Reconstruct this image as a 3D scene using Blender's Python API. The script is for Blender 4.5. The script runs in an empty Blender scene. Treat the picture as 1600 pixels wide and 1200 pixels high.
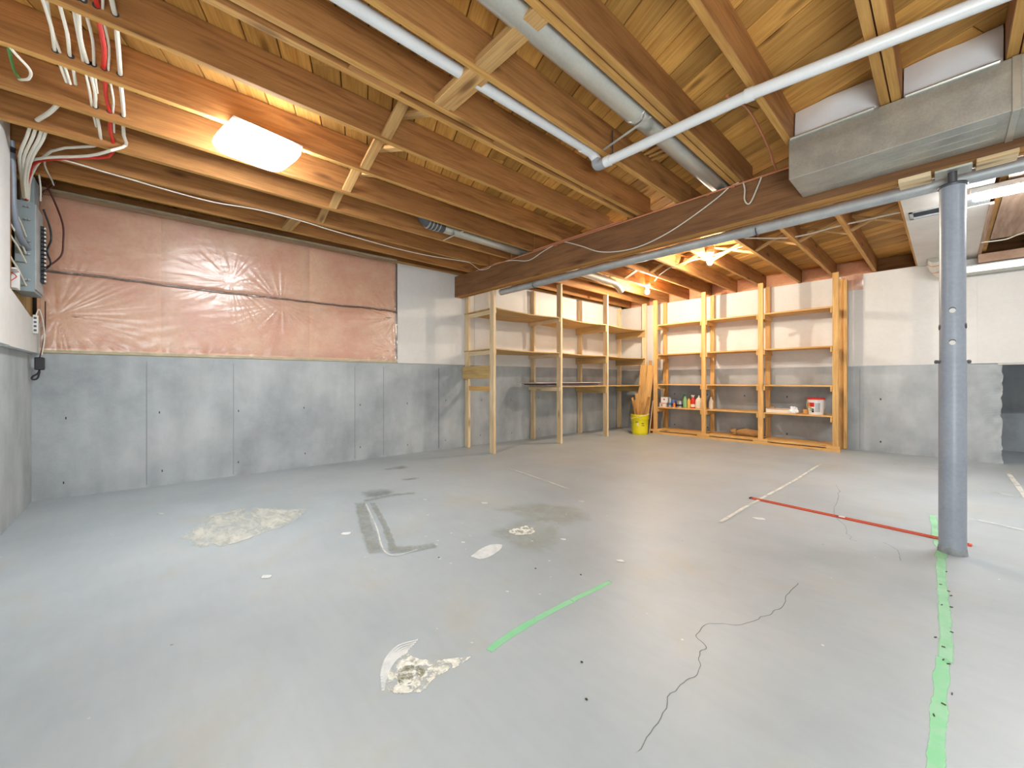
import bpy, bmesh, math, random
from mathutils import Vector, Matrix, noise
random.seed(7)
PI = math.pi
S = bpy.context.scene
COL = S.collection

# ------------------------------------------------------------------ camera
cam_d = bpy.data.cameras.new('camera')
cam = bpy.data.objects.new('camera', cam_d); COL.objects.link(cam)
cam.location = (0, 0, 0.98)
cam.rotation_euler = (PI / 2, 0, 0.827)
cam_d.sensor_width = 36.0
cam_d.lens = 626.5 / 1600 * 36.0
cam_d.shift_y = -6.0 / 1600
cam_d.clip_start = 0.02
S.camera = cam

# ------------------------------------------------------------------ world, light, exposure
w = bpy.data.worlds.new('world'); S.world = w; w.use_nodes = True
w.node_tree.nodes['Background'].inputs[0].default_value = (0.8, 0.85, 0.95, 1)
w.node_tree.nodes['Background'].inputs[1].default_value = 0.3
S.view_settings.view_transform = 'Standard'
S.view_settings.look = 'None'
S.view_settings.exposure = 1.15
S.view_settings.gamma = 1.0
S.view_settings.use_curve_mapping = False
S.cycles.use_denoising = True
S.cycles.max_bounces = 8
S.cycles.caustics_reflective = False
S.cycles.diffuse_bounces = 5
S.cycles.transparent_max_bounces = 12
S.cycles.sample_clamp_indirect = 6.0
# emission strengths of the lamps (each lamp's own light lives in its builder)
E_DOME = 46.0       # front ceiling dome in view
E_FILL = 15.0       # unseen dome lamps of the same kind, added as fill light
E_BULB = 650.0      # bare warm bulb in the back bay
E_BULB2 = 900.0    # the brighter one in the far corner
E_TUBE = 75.0       # fluorescent wrap light, right

def area(name, loc, size, power, col, rot=(0, 0, 0), sy=None):
    d = bpy.data.lights.new(name, 'AREA'); d.energy = power; d.color = col; d.size = size
    if sy: d.shape = 'RECTANGLE'; d.size_y = sy
    o = bpy.data.objects.new(name, d); COL.objects.link(o); o.location = loc; o.rotation_euler = rot
    return o

# unseen fill light added behind the camera to brighten the room
area('fill_light', (0.9, -0.45, 0.75), 1.4, 44.0, (0.90, 0.97, 1.0), (math.radians(128), 0, 0.72), 0.9)

# ------------------------------------------------------------------ material helpers
def srgb(r, g, b):
    f = lambda c: (c / 255 / 12.92) if c / 255 <= 0.04045 else ((c / 255 + 0.055) / 1.055) ** 2.4
    return (f(r), f(g), f(b), 1)

def newmat(name):
    m = bpy.data.materials.new(name); m.use_nodes = True
    nt = m.node_tree; b = nt.nodes['Principled BSDF']
    return m, nt, b

def nd(nt, typ, **kw):
    n = nt.nodes.new(typ)
    for k, v in kw.items():
        if k.startswith('i_'):
            n.inputs[k[2:].replace('_', ' ')].default_value = v
        else:
            setattr(n, k, v)
    return n

def coords(nt, scale=(1, 1, 1), rnd=True, kind='Object'):
    tc = nd(nt, 'ShaderNodeTexCoord')
    src = tc.outputs[kind]
    if rnd:
        oi = nd(nt, 'ShaderNodeObjectInfo')
        mu = nd(nt, 'ShaderNodeMath', operation='MULTIPLY'); mu.inputs[1].default_value = 37.0
        nt.links.new(oi.outputs['Random'], mu.inputs[0])
        va = nd(nt, 'ShaderNodeVectorMath', operation='ADD')
        nt.links.new(src, va.inputs[0]); nt.links.new(mu.outputs[0], va.inputs[1])
        src = va.outputs[0]
    mp = nd(nt, 'ShaderNodeMapping'); mp.inputs['Scale'].default_value = scale
    nt.links.new(src, mp.inputs[0])
    return mp.outputs[0]

def ramp(nt, fac, stops):
    r = nd(nt, 'ShaderNodeValToRGB')
    el = r.color_ramp.elements
    while len(el) < len(stops): el.new(0.5)
    for e, (p, c) in zip(el, stops): e.position = p; e.color = c
    nt.links.new(fac, r.inputs[0])
    return r.outputs[0]

def mix(nt, fac, a, b, typ='MIX'):
    m = nd(nt, 'ShaderNodeMix', data_type='RGBA', blend_type=typ)
    for i, v in ((0, fac), (6, a), (7, b)):
        if isinstance(v, (int, float, tuple)): m.inputs[i].default_value = v
        else: nt.links.new(v, m.inputs[i])
    return m.outputs[2]

def bump(nt, b, h, st=0.3, dist=0.01):
    bn = nd(nt, 'ShaderNodeBump'); bn.inputs['Strength'].default_value = st; bn.inputs['Distance'].default_value = dist
    nt.links.new(h, bn.inputs['Height']); nt.links.new(bn.outputs[0], b.inputs['Normal'])

def scale_col(c, k): return (min(1, c[0] * k), min(1, c[1] * k), min(1, c[2] * k), 1)

def wood(name, light, dark, knots=True, var=0.22, rough=0.65, stain=0.0):
    m, nt, b = newmat(name)
    v = coords(nt, (0.9, 9, 9))
    n1 = nd(nt, 'ShaderNodeTexNoise', i_Scale=2.2, i_Detail=6.0, i_Roughness=0.62, i_Distortion=0.7)
    nt.links.new(v, n1.inputs['Vector'])
    c = ramp(nt, n1.outputs[0], [(0.3, dark), (0.5, scale_col(light, 0.85)), (0.68, light)])
    v2 = coords(nt, (2.2, 70, 70))
    n2 = nd(nt, 'ShaderNodeTexNoise', i_Scale=1.6, i_Detail=3.0)
    nt.links.new(v2, n2.inputs['Vector'])
    g = ramp(nt, n2.outputs[0], [(0.3, (0.78, 0.74, 0.7, 1)), (0.6, (1, 1, 1, 1))])
    c = mix(nt, 1.0, c, g, 'MULTIPLY')
    if knots:
        vk = coords(nt, (1.5, 5.5, 5.5))
        vo = nd(nt, 'ShaderNodeTexVoronoi', i_Scale=1.15, i_Randomness=1.0)
        nt.links.new(vk, vo.inputs['Vector'])
        k = ramp(nt, vo.outputs['Distance'], [(0.06, (0.9, 0.9, 0.9, 1)), (0.17, (0, 0, 0, 1))])
        c = mix(nt, k, c, scale_col(dark, 0.45))
    if stain:
        vs = coords(nt, (1.5, 2, 2))
        n3 = nd(nt, 'ShaderNodeTexNoise', i_Scale=1.2, i_Detail=4.0); nt.links.new(vs, n3.inputs['Vector'])
        st = ramp(nt, n3.outputs[0], [(0.45, (0, 0, 0, 1)), (0.75, (stain, stain, stain, 1))])
        c = mix(nt, st, c, scale_col(dark, 0.7))
    oi = nd(nt, 'ShaderNodeObjectInfo')
    mr = nd(nt, 'ShaderNodeMapRange'); mr.inputs[3].default_value = 1 - var; mr.inputs[4].default_value = 1 + var
    nt.links.new(oi.outputs['Random'], mr.inputs[0])
    hs = nd(nt, 'ShaderNodeHueSaturation')
    nt.links.new(c, hs.inputs['Color']); nt.links.new(mr.outputs[0], hs.inputs['Value'])
    nt.links.new(hs.outputs[0], b.inputs['Base Color'])
    b.inputs['Roughness'].default_value = rough
    b.inputs['Specular IOR Level'].default_value = 0.3
    bump(nt, b, n2.outputs[0], 0.25, 0.002)
    return m

def mottled(name, c1, c2, sc=(1, 1, 1), scale=3.0, rough=0.6, metal=0.0, bst=0.15, bd=0.003, spec=0.5, fine=0.12, detail=6.0, rnd=False, lo=0.35, hi=0.65):
    m, nt, b = newmat(name)
    v = coords(nt, sc, rnd)
    n = nd(nt, 'ShaderNodeTexNoise', i_Scale=scale, i_Detail=detail, i_Roughness=0.6); nt.links.new(v, n.inputs['Vector'])
    c = ramp(nt, n.outputs[0], [(lo, c2), (hi, c1)])
    n2 = nd(nt, 'ShaderNodeTexNoise', i_Scale=scale * 18, i_Detail=3.0); nt.links.new(v, n2.inputs['Vector'])
    g = ramp(nt, n2.outputs[0], [(0.35, (1 - fine, 1 - fine, 1 - fine, 1)), (0.65, (1, 1, 1, 1))])
    c = mix(nt, 1.0, c, g, 'MULTIPLY')
    nt.links.new(c, b.inputs['Base Color'])
    b.inputs['Roughness'].default_value = rough; b.inputs['Metallic'].default_value = metal
    b.inputs['Specular IOR Level'].default_value = spec
    if bst: bump(nt, b, n2.outputs[0], bst, bd)
    return m

def plain(name, c, rough=0.5, metal=0.0, spec=0.5, var=0.06):
    return mottled(name, c, scale_col(c, 1 - var), scale=6.0, rough=rough, metal=metal, bst=0.05, bd=0.001, spec=spec, fine=var * 0.6, rnd=True)

def emis(name, c, s):
    m, nt, b = newmat(name)
    b.inputs['Base Color'].default_value = (0.9, 0.9, 0.9, 1)
    b.inputs['Emission Color'].default_value = c; b.inputs['Emission Strength'].default_value = s
    return m

M = {}
M['joist'] = wood('joist_lumber', srgb(184, 130, 76), srgb(138, 92, 52), stain=0.3)
M['joist_edge'] = wood('joist_pale_edge', srgb(214, 164, 92), srgb(186, 134, 70), stain=0.1, var=0.12)  # paler colour for the undersides, likewise for the beam below
M['beam_edge'] = wood('beam_pale_edge', srgb(206, 152, 82), srgb(172, 118, 58), stain=0.15, var=0.1)
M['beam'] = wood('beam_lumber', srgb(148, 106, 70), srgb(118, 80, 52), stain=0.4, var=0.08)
M['plank'] = wood('subfloor_board', srgb(220, 166, 88), srgb(188, 132, 62), var=0.3)
M['pine'] = wood('pale_pine', srgb(246, 222, 182), srgb(226, 190, 138), var=0.06)
M['ply'] = wood('plywood', srgb(214, 182, 124), srgb(186, 146, 90), knots=False, var=0.1)
M['amber'] = wood('amber_pine', srgb(236, 190, 122), srgb(210, 156, 88), var=0.1)
M['bridge'] = wood('bridging_lumber', srgb(216, 172, 112), srgb(176, 126, 72), var=0.12)
M['rough_wood'] = wood('offcut_lumber', srgb(222, 172, 104), srgb(180, 122, 62), var=0.15)
M['dark_board'] = wood('dark_hardboard', srgb(120, 66, 30), srgb(84, 42, 18), knots=False, var=0.1)

# concrete: grey with broad mottling and pour stains
def concrete(name, c1, c2, c3):
    m, nt, b = newmat(name)
    v = coords(nt, (1, 1, 1), False)
    n = nd(nt, 'ShaderNodeTexNoise', i_Scale=1.5, i_Detail=7.0, i_Roughness=0.62); nt.links.new(v, n.inputs['Vector'])
    c = ramp(nt, n.outputs[0], [(0.32, c3), (0.5, c2), (0.66, c1)])
    v2 = coords(nt, (1.2, 1.2, 0.35), False)
    n2 = nd(nt, 'ShaderNodeTexNoise', i_Scale=5.0, i_Detail=5.0); nt.links.new(v2, n2.inputs['Vector'])
    g = ramp(nt, n2.outputs[0], [(0.35, (0.88, 0.88, 0.88, 1)), (0.6, (1, 1, 1, 1))])
    c = mix(nt, 1.0, c, g, 'MULTIPLY')
    n3 = nd(nt, 'ShaderNodeTexNoise', i_Scale=60.0, i_Detail=4.0); nt.links.new(v, n3.inputs['Vector'])
    vo = nd(nt, 'ShaderNodeTexVoronoi', i_Scale=26.0, i_Randomness=1.0); nt.links.new(v, vo.inputs['Vector'])
    p = ramp(nt, vo.outputs['Distance'], [(0.05, (0.55, 0.55, 0.55, 1)), (0.1, (1, 1, 1, 1))])
    nm = nd(nt, 'ShaderNodeTexNoise', i_Scale=4.0, i_Detail=2.0); nt.links.new(v, nm.inputs['Vector'])
    pm = ramp(nt, nm.outputs[0], [(0.5, (0, 0, 0, 1)), (0.62, (0.6, 0.6, 0.6, 1))])
    p2 = mix(nt, pm, (1, 1, 1, 1), p)
    c = mix(nt, 1.0, c, p2, 'MULTIPLY')
    nt.links.new(c, b.inputs['Base Color']); b.inputs['Roughness'].default_value = 0.78
    b.inputs['Specular IOR Level'].default_value = 0.3
    bump(nt, b, n3.outputs[0], 0.25, 0.003)
    return m
M['conc'] = concrete('wall_concrete', srgb(188, 193, 195), srgb(174, 180, 183), srgb(152, 158, 162))
M['conc_rough'] = concrete('rough_concrete', srgb(160, 160, 150), srgb(142, 142, 134), srgb(110, 110, 102))

def floor_mat():
    m, nt, b = newmat('painted_floor')
    v = coords(nt, (1, 1, 1), False)
    n = nd(nt, 'ShaderNodeTexNoise', i_Scale=0.8, i_Detail=8.0, i_Roughness=0.6); nt.links.new(v, n.inputs['Vector'])
    c = ramp(nt, n.outputs[0], [(0.34, srgb(158, 167, 172)), (0.5, srgb(169, 178, 183)), (0.66, srgb(178, 186, 190))])
    # worn tan patches where the paint thinned
    n2 = nd(nt, 'ShaderNodeTexNoise', i_Scale=1.7, i_Detail=6.0, i_Roughness=0.65, i_Distortion=0.4); nt.links.new(v, n2.inputs['Vector'])
    f = ramp(nt, n2.outputs[0], [(0.54, (0, 0, 0, 1)), (0.72, (0.5, 0.5, 0.5, 1))])
    c = mix(nt, f, c, srgb(176, 172, 156))
    # scuffs stretched along the room
    vs = coords(nt, (0.9, 5.0, 1), False)
    n3 = nd(nt, 'ShaderNodeTexNoise', i_Scale=6.0, i_Detail=5.0); nt.links.new(vs, n3.inputs['Vector'])
    g = ramp(nt, n3.outputs[0], [(0.3, (0.97, 0.97, 0.97, 1)), (0.6, (1, 1, 1, 1))])
    c = mix(nt, 1.0, c, g, 'MULTIPLY')
    # white paint specks
    vo = nd(nt, 'ShaderNodeTexVoronoi', i_Scale=5.0, i_Randomness=1.0); nt.links.new(v, vo.inputs['Vector'])
    sp = ramp(nt, vo.outputs['Distance'], [(0.018, (0.7, 0.7, 0.7, 1)), (0.03, (0, 0, 0, 1))])
    c = mix(nt, sp, c, srgb(226, 228, 226))
    vo2 = nd(nt, 'ShaderNodeTexVoronoi', i_Scale=3.1, i_Randomness=1.0); nt.links.new(v, vo2.inputs['Vector'])
    sp2 = ramp(nt, vo2.outputs['Distance'], [(0.012, (0.6, 0.6, 0.6, 1)), (0.02, (0, 0, 0, 1))])
    c = mix(nt, sp2, c, srgb(96, 92, 86))
    nt.links.new(c, b.inputs['Base Color'])
    b.inputs['Roughness'].default_value = 0.42; b.inputs['Specular IOR Level'].default_value = 0.35
    nb = nd(nt, 'ShaderNodeTexNoise', i_Scale=14.0, i_Detail=5.0); nt.links.new(v, nb.inputs['Vector'])
    bump(nt, b, nb.outputs[0], 0.12, 0.004)
    return m
M['form_line'] = plain('form_line_grey', srgb(146, 151, 155), rough=0.9)
M['floor'] = floor_mat()
M['drywall'] = mottled('drywall_white', srgb(226, 225, 222), srgb(218, 216, 212), scale=1.3, rough=0.85, bst=0.05, spec=0.2, fine=0.03)
M['white_sheet'] = mottled('white_sheet', srgb(226, 220, 212), srgb(212, 204, 196), scale=2.0, rough=0.7, bst=0.06, spec=0.3, fine=0.03)
M['galv'] = mottled('galvanised_steel', srgb(200, 200, 190), srgb(176, 176, 168), scale=7.0, rough=0.40, metal=0.6, bst=0.04, fine=0.12, detail=8.0)
M['galv_light'] = mottled('bright_galvanised', srgb(214, 214, 204), srgb(206, 206, 198), scale=5.0, rough=0.32, metal=0.72, bst=0.03, fine=0.06)
M['grey_duct'] = mottled('dull_grey_duct', srgb(190, 194, 194), srgb(164, 168, 170), scale=5.0, rough=0.45, metal=0.35, bst=0.04, fine=0.06)
M['film'] = mottled('white_film', srgb(246, 249, 251), srgb(240, 243, 247), scale=3.0, rough=0.4, bst=0.05, bd=0.01, fine=0.01)
M['pvc'] = plain('white_pvc', srgb(222, 224, 224), rough=0.32)
M['pvc_grey'] = plain('grey_rubber', srgb(150, 152, 156), rough=0.5)
M['pole'] = mottled('grey_post_paint', srgb(158, 166, 178), srgb(144, 152, 164), scale=3.0, rough=0.38, bst=0.08, fine=0.08)
M['steel'] = plain('dark_steel', srgb(96, 98, 102), rough=0.45, metal=0.6)
M['concsplash'] = mottled('mortar_splash', srgb(168, 172, 176), srgb(130, 134, 136), scale=20, rough=0.8, bst=0.5, bd=0.01)
M['copper'] = plain('copper', srgb(216, 146, 108), rough=0.4, metal=0.5)
M['white_cable'] = plain('white_cable', srgb(226, 222, 208), rough=0.5)
M['red_cable'] = plain('red_cable', srgb(206, 46, 36), rough=0.5)
M['black'] = plain('black_plastic', srgb(36, 36, 40), rough=0.45)
M['brown_cable'] = plain('brown_cable', srgb(84, 30, 22), rough=0.5)
M['green_wire'] = plain('green_wire', srgb(70, 130, 60), rough=0.5)
M['panel_grey'] = plain('panel_grey', srgb(136, 150, 156), rough=0.45)
M['conduit'] = plain('conduit_grey', srgb(128, 136, 148), rough=0.4)
M['white_plastic'] = plain('white_plastic', srgb(232, 230, 226), rough=0.4)
M['cream'] = plain('cream_plastic', srgb(236, 226, 206), rough=0.4)
M['yellow'] = plain('yellow_pail', srgb(236, 224, 24), rough=0.35)
M['ink'] = plain('dark_print', srgb(60, 54, 30), rough=0.5)
M['red'] = plain('red_plastic', srgb(204, 44, 40), rough=0.4)
M['redmetal'] = plain('red_paint', srgb(214, 84, 58), rough=0.4)
M['brownmid'] = plain('brown_web', srgb(156, 76, 52), rough=0.5)
M['blue'] = plain('blue_label', srgb(84, 110, 170), rough=0.5)
M['navy'] = plain('navy_label', srgb(40, 44, 62), rough=0.5)
M['silver'] = plain('tin_lid', srgb(186, 190, 192), rough=0.35, metal=0.7)
M['green'] = plain('green_bottle', srgb(140, 186, 130), rough=0.3)
M['dgreen'] = plain('dark_green', srgb(52, 110, 84), rough=0.4)
M['ylabel'] = plain('yellow_bottle', srgb(228, 186, 84), rough=0.4)
M['orange'] = plain('orange_label', srgb(226, 138, 60), rough=0.4)
M['seam'] = plain('batt_paper_edge', srgb(150, 104, 72), rough=0.9)
M['card'] = mottled('cardboard', srgb(190, 150, 100), srgb(160, 120, 76), scale=5, rough=0.85, bst=0.2, spec=0.2)
M['pink_insul'] = mottled('pink_insulation', srgb(248, 196, 156), srgb(234, 160, 120), scale=2.2, rough=0.9, bst=0.5, bd=0.012, spec=0.1, fine=0.08, detail=9)
M['batten'] = mottled('dusty_batten', srgb(206, 192, 158), srgb(178, 164, 138), scale=6, rough=0.8)
M['dark'] = plain('dark_void', srgb(60, 62, 64), rough=0.9)
M['backing'] = mottled('grey_backing', srgb(150, 136, 120), srgb(120, 106, 92), scale=4, rough=0.9)
M['pinkwood'] = mottled('dusty_wood_sheet', srgb(196, 164, 140), srgb(160, 128, 106), sc=(0.5, 6, 1), scale=3, rough=0.8)
M['trans'] = plain('pearl_panel', srgb(206, 196, 198), rough=0.25)

def film_mat(name, tint, haze, rough, wr, sc):
    m, nt, b = newmat(name)
    nt.nodes.remove(b)
    out = nt.nodes['Material Output']
    v = coords(nt, sc, False)
    n = nd(nt, 'ShaderNodeTexNoise', i_Scale=3.0, i_Detail=6.0, i_Distortion=1.2); nt.links.new(v, n.inputs['Vector'])
    bn = nd(nt, 'ShaderNodeBump'); bn.inputs['Strength'].default_value = wr; bn.inputs['Distance'].default_value = 0.03
    nt.links.new(n.outputs[0], bn.inputs['Height'])
    tr = nd(nt, 'ShaderNodeBsdfTransparent'); tr.inputs[0].default_value = tint
    gl = nd(nt, 'ShaderNodeBsdfGlossy'); gl.inputs['Roughness'].default_value = rough
    df = nd(nt, 'ShaderNodeBsdfDiffuse'); df.inputs[0].default_value = (0.85, 0.85, 0.85, 1)
    fr = nd(nt, 'ShaderNodeFresnel'); fr.inputs['IOR'].default_value = 1.6
    fm = nd(nt, 'ShaderNodeMath', operation='MULTIPLY_ADD'); fm.inputs[1].default_value = 1.6; fm.inputs[2].default_value = 0.03; fm.use_clamp = True
    nt.links.new(fr.outputs[0], fm.inputs[0])
    nt.links.new(bn.outputs[0], gl.inputs['Normal']); nt.links.new(bn.outputs[0], fr.inputs['Normal'])
    m1 = nd(nt, 'ShaderNodeMixShader'); m1.inputs[0].default_value = haze
    nt.links.new(tr.outputs[0], m1.inputs[1]); nt.links.new(df.outputs[0], m1.inputs[2])
    m2 = nd(nt, 'ShaderNodeMixShader')
    nt.links.new(fm.outputs[0], m2.inputs[0]); nt.links.new(m1.outputs[0], m2.inputs[1]); nt.links.new(gl.outputs[0], m2.inputs[2])
    nt.links.new(m2.outputs[0], out.inputs[0])
    return m
M['poly'] = film_mat('clear_plastic_film', (0.99, 0.98, 0.97, 1), 0.13, 0.30, 0.10, (1, 1.0, 3.0))

def decal_mat(name, c1, c2, lo, hi, nscale, amount=1.0, rough=0.5, st=(1, 1, 1)):
    m, nt, b = newmat(name)
    v = coords(nt, st, False)
    n = nd(nt, 'ShaderNodeTexNoise', i_Scale=nscale, i_Detail=8.0, i_Roughness=0.7, i_Distortion=0.5); nt.links.new(v, n.inputs['Vector'])
    n2 = nd(nt, 'ShaderNodeTexNoise', i_Scale=nscale * 2.3, i_Detail=4.0); nt.links.new(v, n2.inputs['Vector'])
    c = ramp(nt, n2.outputs[0], [(0.38, c2), (0.6, c1)])
    nt.links.new(c, b.inputs['Base Color'])
    at = nd(nt, 'ShaderNodeAttribute', attribute_name='m')
    mu = nd(nt, 'ShaderNodeMath', operation='MULTIPLY_ADD'); mu.inputs[1].default_value = 0.45
    nt.links.new(at.outputs['Fac'], mu.inputs[0]); nt.links.new(n.outputs[0], mu.inputs[2])
    mr = nd(nt, 'ShaderNodeMapRange'); mr.interpolation_type = 'SMOOTHSTEP'
    mr.inputs[1].default_value = lo; mr.inputs[2].default_value = hi; mr.inputs[4].default_value = amount
    nt.links.new(mu.outputs[0], mr.inputs[0]); nt.links.new(mr.outputs[0], b.inputs['Alpha'])
    b.inputs['Roughness'].default_value = rough; b.inputs['Specular IOR Level'].default_value = 0.3
    return m

# ------------------------------------------------------------------ mesh helpers
def link(name, me, m=None, parent=None, mw=None, label=None):
    o = bpy.data.objects.new(name, me); COL.objects.link(o)
    if m is not None and not me.materials: me.materials.append(m)
    if parent: o.parent = parent
    if mw is not None: o.matrix_local = mw
    if label: o['label'] = label
    return o

def bm_obj(name, bm, m, parent=None, mw=None, smooth=False, label=None):
    bmesh.ops.recalc_face_normals(bm, faces=bm.faces)
    me = bpy.data.meshes.new(name); bm.to_mesh(me); bm.free()
    if smooth:
        me.polygons.foreach_set('use_smooth', [True] * len(me.polygons))
        try: me.set_sharp_from_angle(angle=math.radians(38))
        except Exception: pass
    return link(name, me, m, parent, mw, label)

def add_box(bm, lo, hi, bev=0.0, mw=None):
    r = bmesh.ops.create_cube(bm, size=1.0)
    vs = r['verts']
    for v in vs:
        v.co = Vector((lo[i] + (v.co[i] + 0.5) * (hi[i] - lo[i]) for i in range(3)))
    if bev:
        es = list({e for v in vs for e in v.link_edges})
        rr = bmesh.ops.bevel(bm, geom=es, offset=bev, segments=1, affect='EDGES')
        vs = list({v for f in rr['faces'] for v in f.verts})
    if mw is not None: bmesh.ops.transform(bm, matrix=mw, verts=vs)
    return vs

def box(name, lo, hi, m, parent=None, bev=0.0, mw=None, label=None):
    """box given by two corners; the object's origin sits at its middle, local x runs along its longest side"""
    c = Vector([(lo[i] + hi[i]) / 2 for i in range(3)]); s = [hi[i] - lo[i] for i in range(3)]
    ax = s.index(max(s))
    if ax == 1: rot = Matrix.Rotation(PI / 2, 4, 'Z'); d = (s[1], s[0], s[2])
    elif ax == 2: rot = Matrix.Rotation(-PI / 2, 4, 'Y'); d = (s[2], s[1], s[0])
    else: rot = Matrix.Identity(4); d = tuple(s)
    bm = bmesh.new(); add_box(bm, [-q / 2 for q in d], [q / 2 for q in d], bev)
    T = Matrix.Translation(c) @ rot
    if mw is not None: T = mw @ T
    return bm_obj(name, bm, m, parent, T, label=label)

def board(name, p0, p1, wd, th, m, parent=None, roll=0.0, bev=0.0015, label=None):
    """board from p0 to p1; wd across (horizontal-ish), th thickness"""
    p0, p1 = Vector(p0), Vector(p1); d = p1 - p0; L = d.length; x = d.normalized()
    up = Vector((0, 0, 1)) if abs(x.z) < 0.95 else Vector((0, 1, 0))
    y = up.cross(x).normalized(); z = x.cross(y)
    R = Matrix((x, y, z)).transposed().to_4x4() @ Matrix.Rotation(roll, 4, 'X')
    bm = bmesh.new(); add_box(bm, (-L / 2, -wd / 2, -th / 2), (L / 2, wd / 2, th / 2), bev)
    return bm_obj(name, bm, m, parent, Matrix.Translation((p0 + p1) / 2) @ R, label=label)

def smooth_pts(pts, n=6):
    P = [Vector(p) for p in pts]
    if len(P) < 3: return P
    out = []
    for i in range(len(P) - 1):
        a = P[i - 1] if i else P[0] * 2 - P[1]; b, c = P[i], P[i + 1]
        d = P[i + 2] if i + 2 < len(P) else P[-1] * 2 - P[-2]
        for k in range(n):
            t = k / n
            out.append(0.5 * ((2 * b) + (c - a) * t + (2 * a - 5 * b + 4 * c - d) * t * t + (3 * b - a - 3 * c + d) * t ** 3))
    out.append(P[-1]); return out

def add_tube(bm, pts, r, seg=10, cap=True):
    pts = [Vector(p) for p in pts]; rs = r if isinstance(r, (list, tuple)) else [r] * len(pts)
    t0 = (pts[1] - pts[0]).normalized()
    n = t0.orthogonal().normalized(); rings = []
    for i, p in enumerate(pts):
        t = (pts[min(i + 1, len(pts) - 1)] - pts[max(i - 1, 0)]).normalized()
        n = (n - t * n.dot(t)).normalized(); b = t.cross(n)
        rings.append([bm.verts.new(p + (n * math.cos(2 * PI * k / seg) + b * math.sin(2 * PI * k / seg)) * rs[i]) for k in range(seg)])
    for a, b2 in zip(rings, rings[1:]):
        for k in range(seg): bm.faces.new((a[k], a[(k + 1) % seg], b2[(k + 1) % seg], b2[k]))
    if cap: bm.faces.new(rings[0]); bm.faces.new(rings[-1])

def tube(name, pts, r, m, parent=None, seg=10, cap=True, label=None):
    bm = bmesh.new(); add_tube(bm, pts, r, seg, cap)
    return bm_obj(name, bm, m, parent, smooth=True, label=label)

def lathe(name, prof, m, parent=None, seg=28, loc=(0, 0, 0), label=None, sx=1.0):
    bm = bmesh.new(); rings = []
    for r, z in prof:
        if r < 1e-5: rings.append([bm.verts.new((0, 0, z))])
        else: rings.append([bm.verts.new((r * math.cos(2 * PI * k / seg) * sx, r * math.sin(2 * PI * k / seg), z)) for k in range(seg)])
    for a, b2 in zip(rings, rings[1:]):
        for k in range(seg):
            k2 = (k + 1) % seg
            if len(a) == 1 and len(b2) == 1: continue
            if len(a) == 1: bm.faces.new((a[0], b2[k], b2[k2]))
            elif len(b2) == 1: bm.faces.new((a[k], a[k2], b2[0]))
            else: bm.faces.new((a[k], a[k2], b2[k2], b2[k]))
    return bm_obj(name, bm, m, parent, Matrix.Translation(loc), smooth=True, label=label)

def tag(o, label, cat, group=None):
    o['label'] = label; o['category'] = cat
    if group: o['group'] = group
    return o

def thing(name, label, cat, loc=(0, 0, 0), rz=0.0, group=None):
    o = bpy.data.objects.new(name, None); COL.objects.link(o)
    o.location = loc; o.rotation_euler = (0, 0, rz); o.empty_display_size = 0.1
    return tag(o, label, cat, group)

def struct(o): o['kind'] = 'structure'; return o

# ------------------------------------------------------------------ frame of the back wall (it stands 2.3 degrees off the joists)
TH = math.atan(0.0405)
MB = Matrix.Translation((-4.99, -0.64, 0)) @ Matrix.Rotation(-TH, 4, 'Z')   # local x: out of the wall, y: along it
ZD, ZJ = 2.67, 2.47          # underside of deck, underside of joists
YR = 7.40                    # face of right wall
YL = -0.66                   # face of left wall concrete

# ------------------------------------------------------------------ floor
bm = bmesh.new(); add_box(bm, (-5.6, -1.2, -0.12), (3.2, 9.6, 0))
floor = struct(bm_obj('floor', bm, M['floor']))

# ------------------------------------------------------------------ walls
def back_empty(name, cls=None):
    o = bpy.data.objects.new(name, None); COL.objects.link(o); o.matrix_world = MB; return o
bm = bmesh.new(); add_box(bm, (-0.25, -0.25, 0), (0, 8.3, 1.2))
wall_back = struct(bm_obj('wall_back', bm, M['conc'], None, MB))
box('sill_plate', (-0.13, -0.1, 1.2), (-0.005, 8.1, 1.238), M['pine'], wall_back)
box('rim_board', (-0.28, -0.1, 2.45), (-0.22, 8.2, 2.72), M['joist'], wall_back)
box('wall_sheathing', (-0.22, -0.1, 1.2), (-0.20, 8.2, 2.6), M['backing'], wall_back)
for y0, y1 in ((3.085, 4.30), (4.304, 5.52), (5.524, 6.74), (6.744, 8.03)):
    box('drywall_sheet', (-0.004, y0, 1.203), (0.011, y1, 2.505), M['drywall'], wall_back, 0.001)
box('plate_cap', (-0.13, -0.05, 2.50), (-0.006, 8.03, 2.54), M['bridge'], wall_back)
for y in (0.665, 1.32, 2.54, 2.90, 3.70):          # form seams, recessed dark lines
    box('form_seam', (-0.004, y - 0.003, 0.02), (0.0015, y + 0.003, 1.15), M['steel'] if y == 3.70 else M['form_line'], wall_back)
bm = bmesh.new()
for k in range(10):
    for z in (0.14, 0.68):
        y = 0.16 + k * 0.61 + random.uniform(-.02, .02); z += random.uniform(-.02, .02)
        add_box(bm, (-0.004, y - 0.004, z - 0.010), (0.0012, y + 0.004, z + 0.010))
o = bm_obj('tie_holes', bm, M['dark'], wall_back); o['kind'] = 'stuff'

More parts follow.
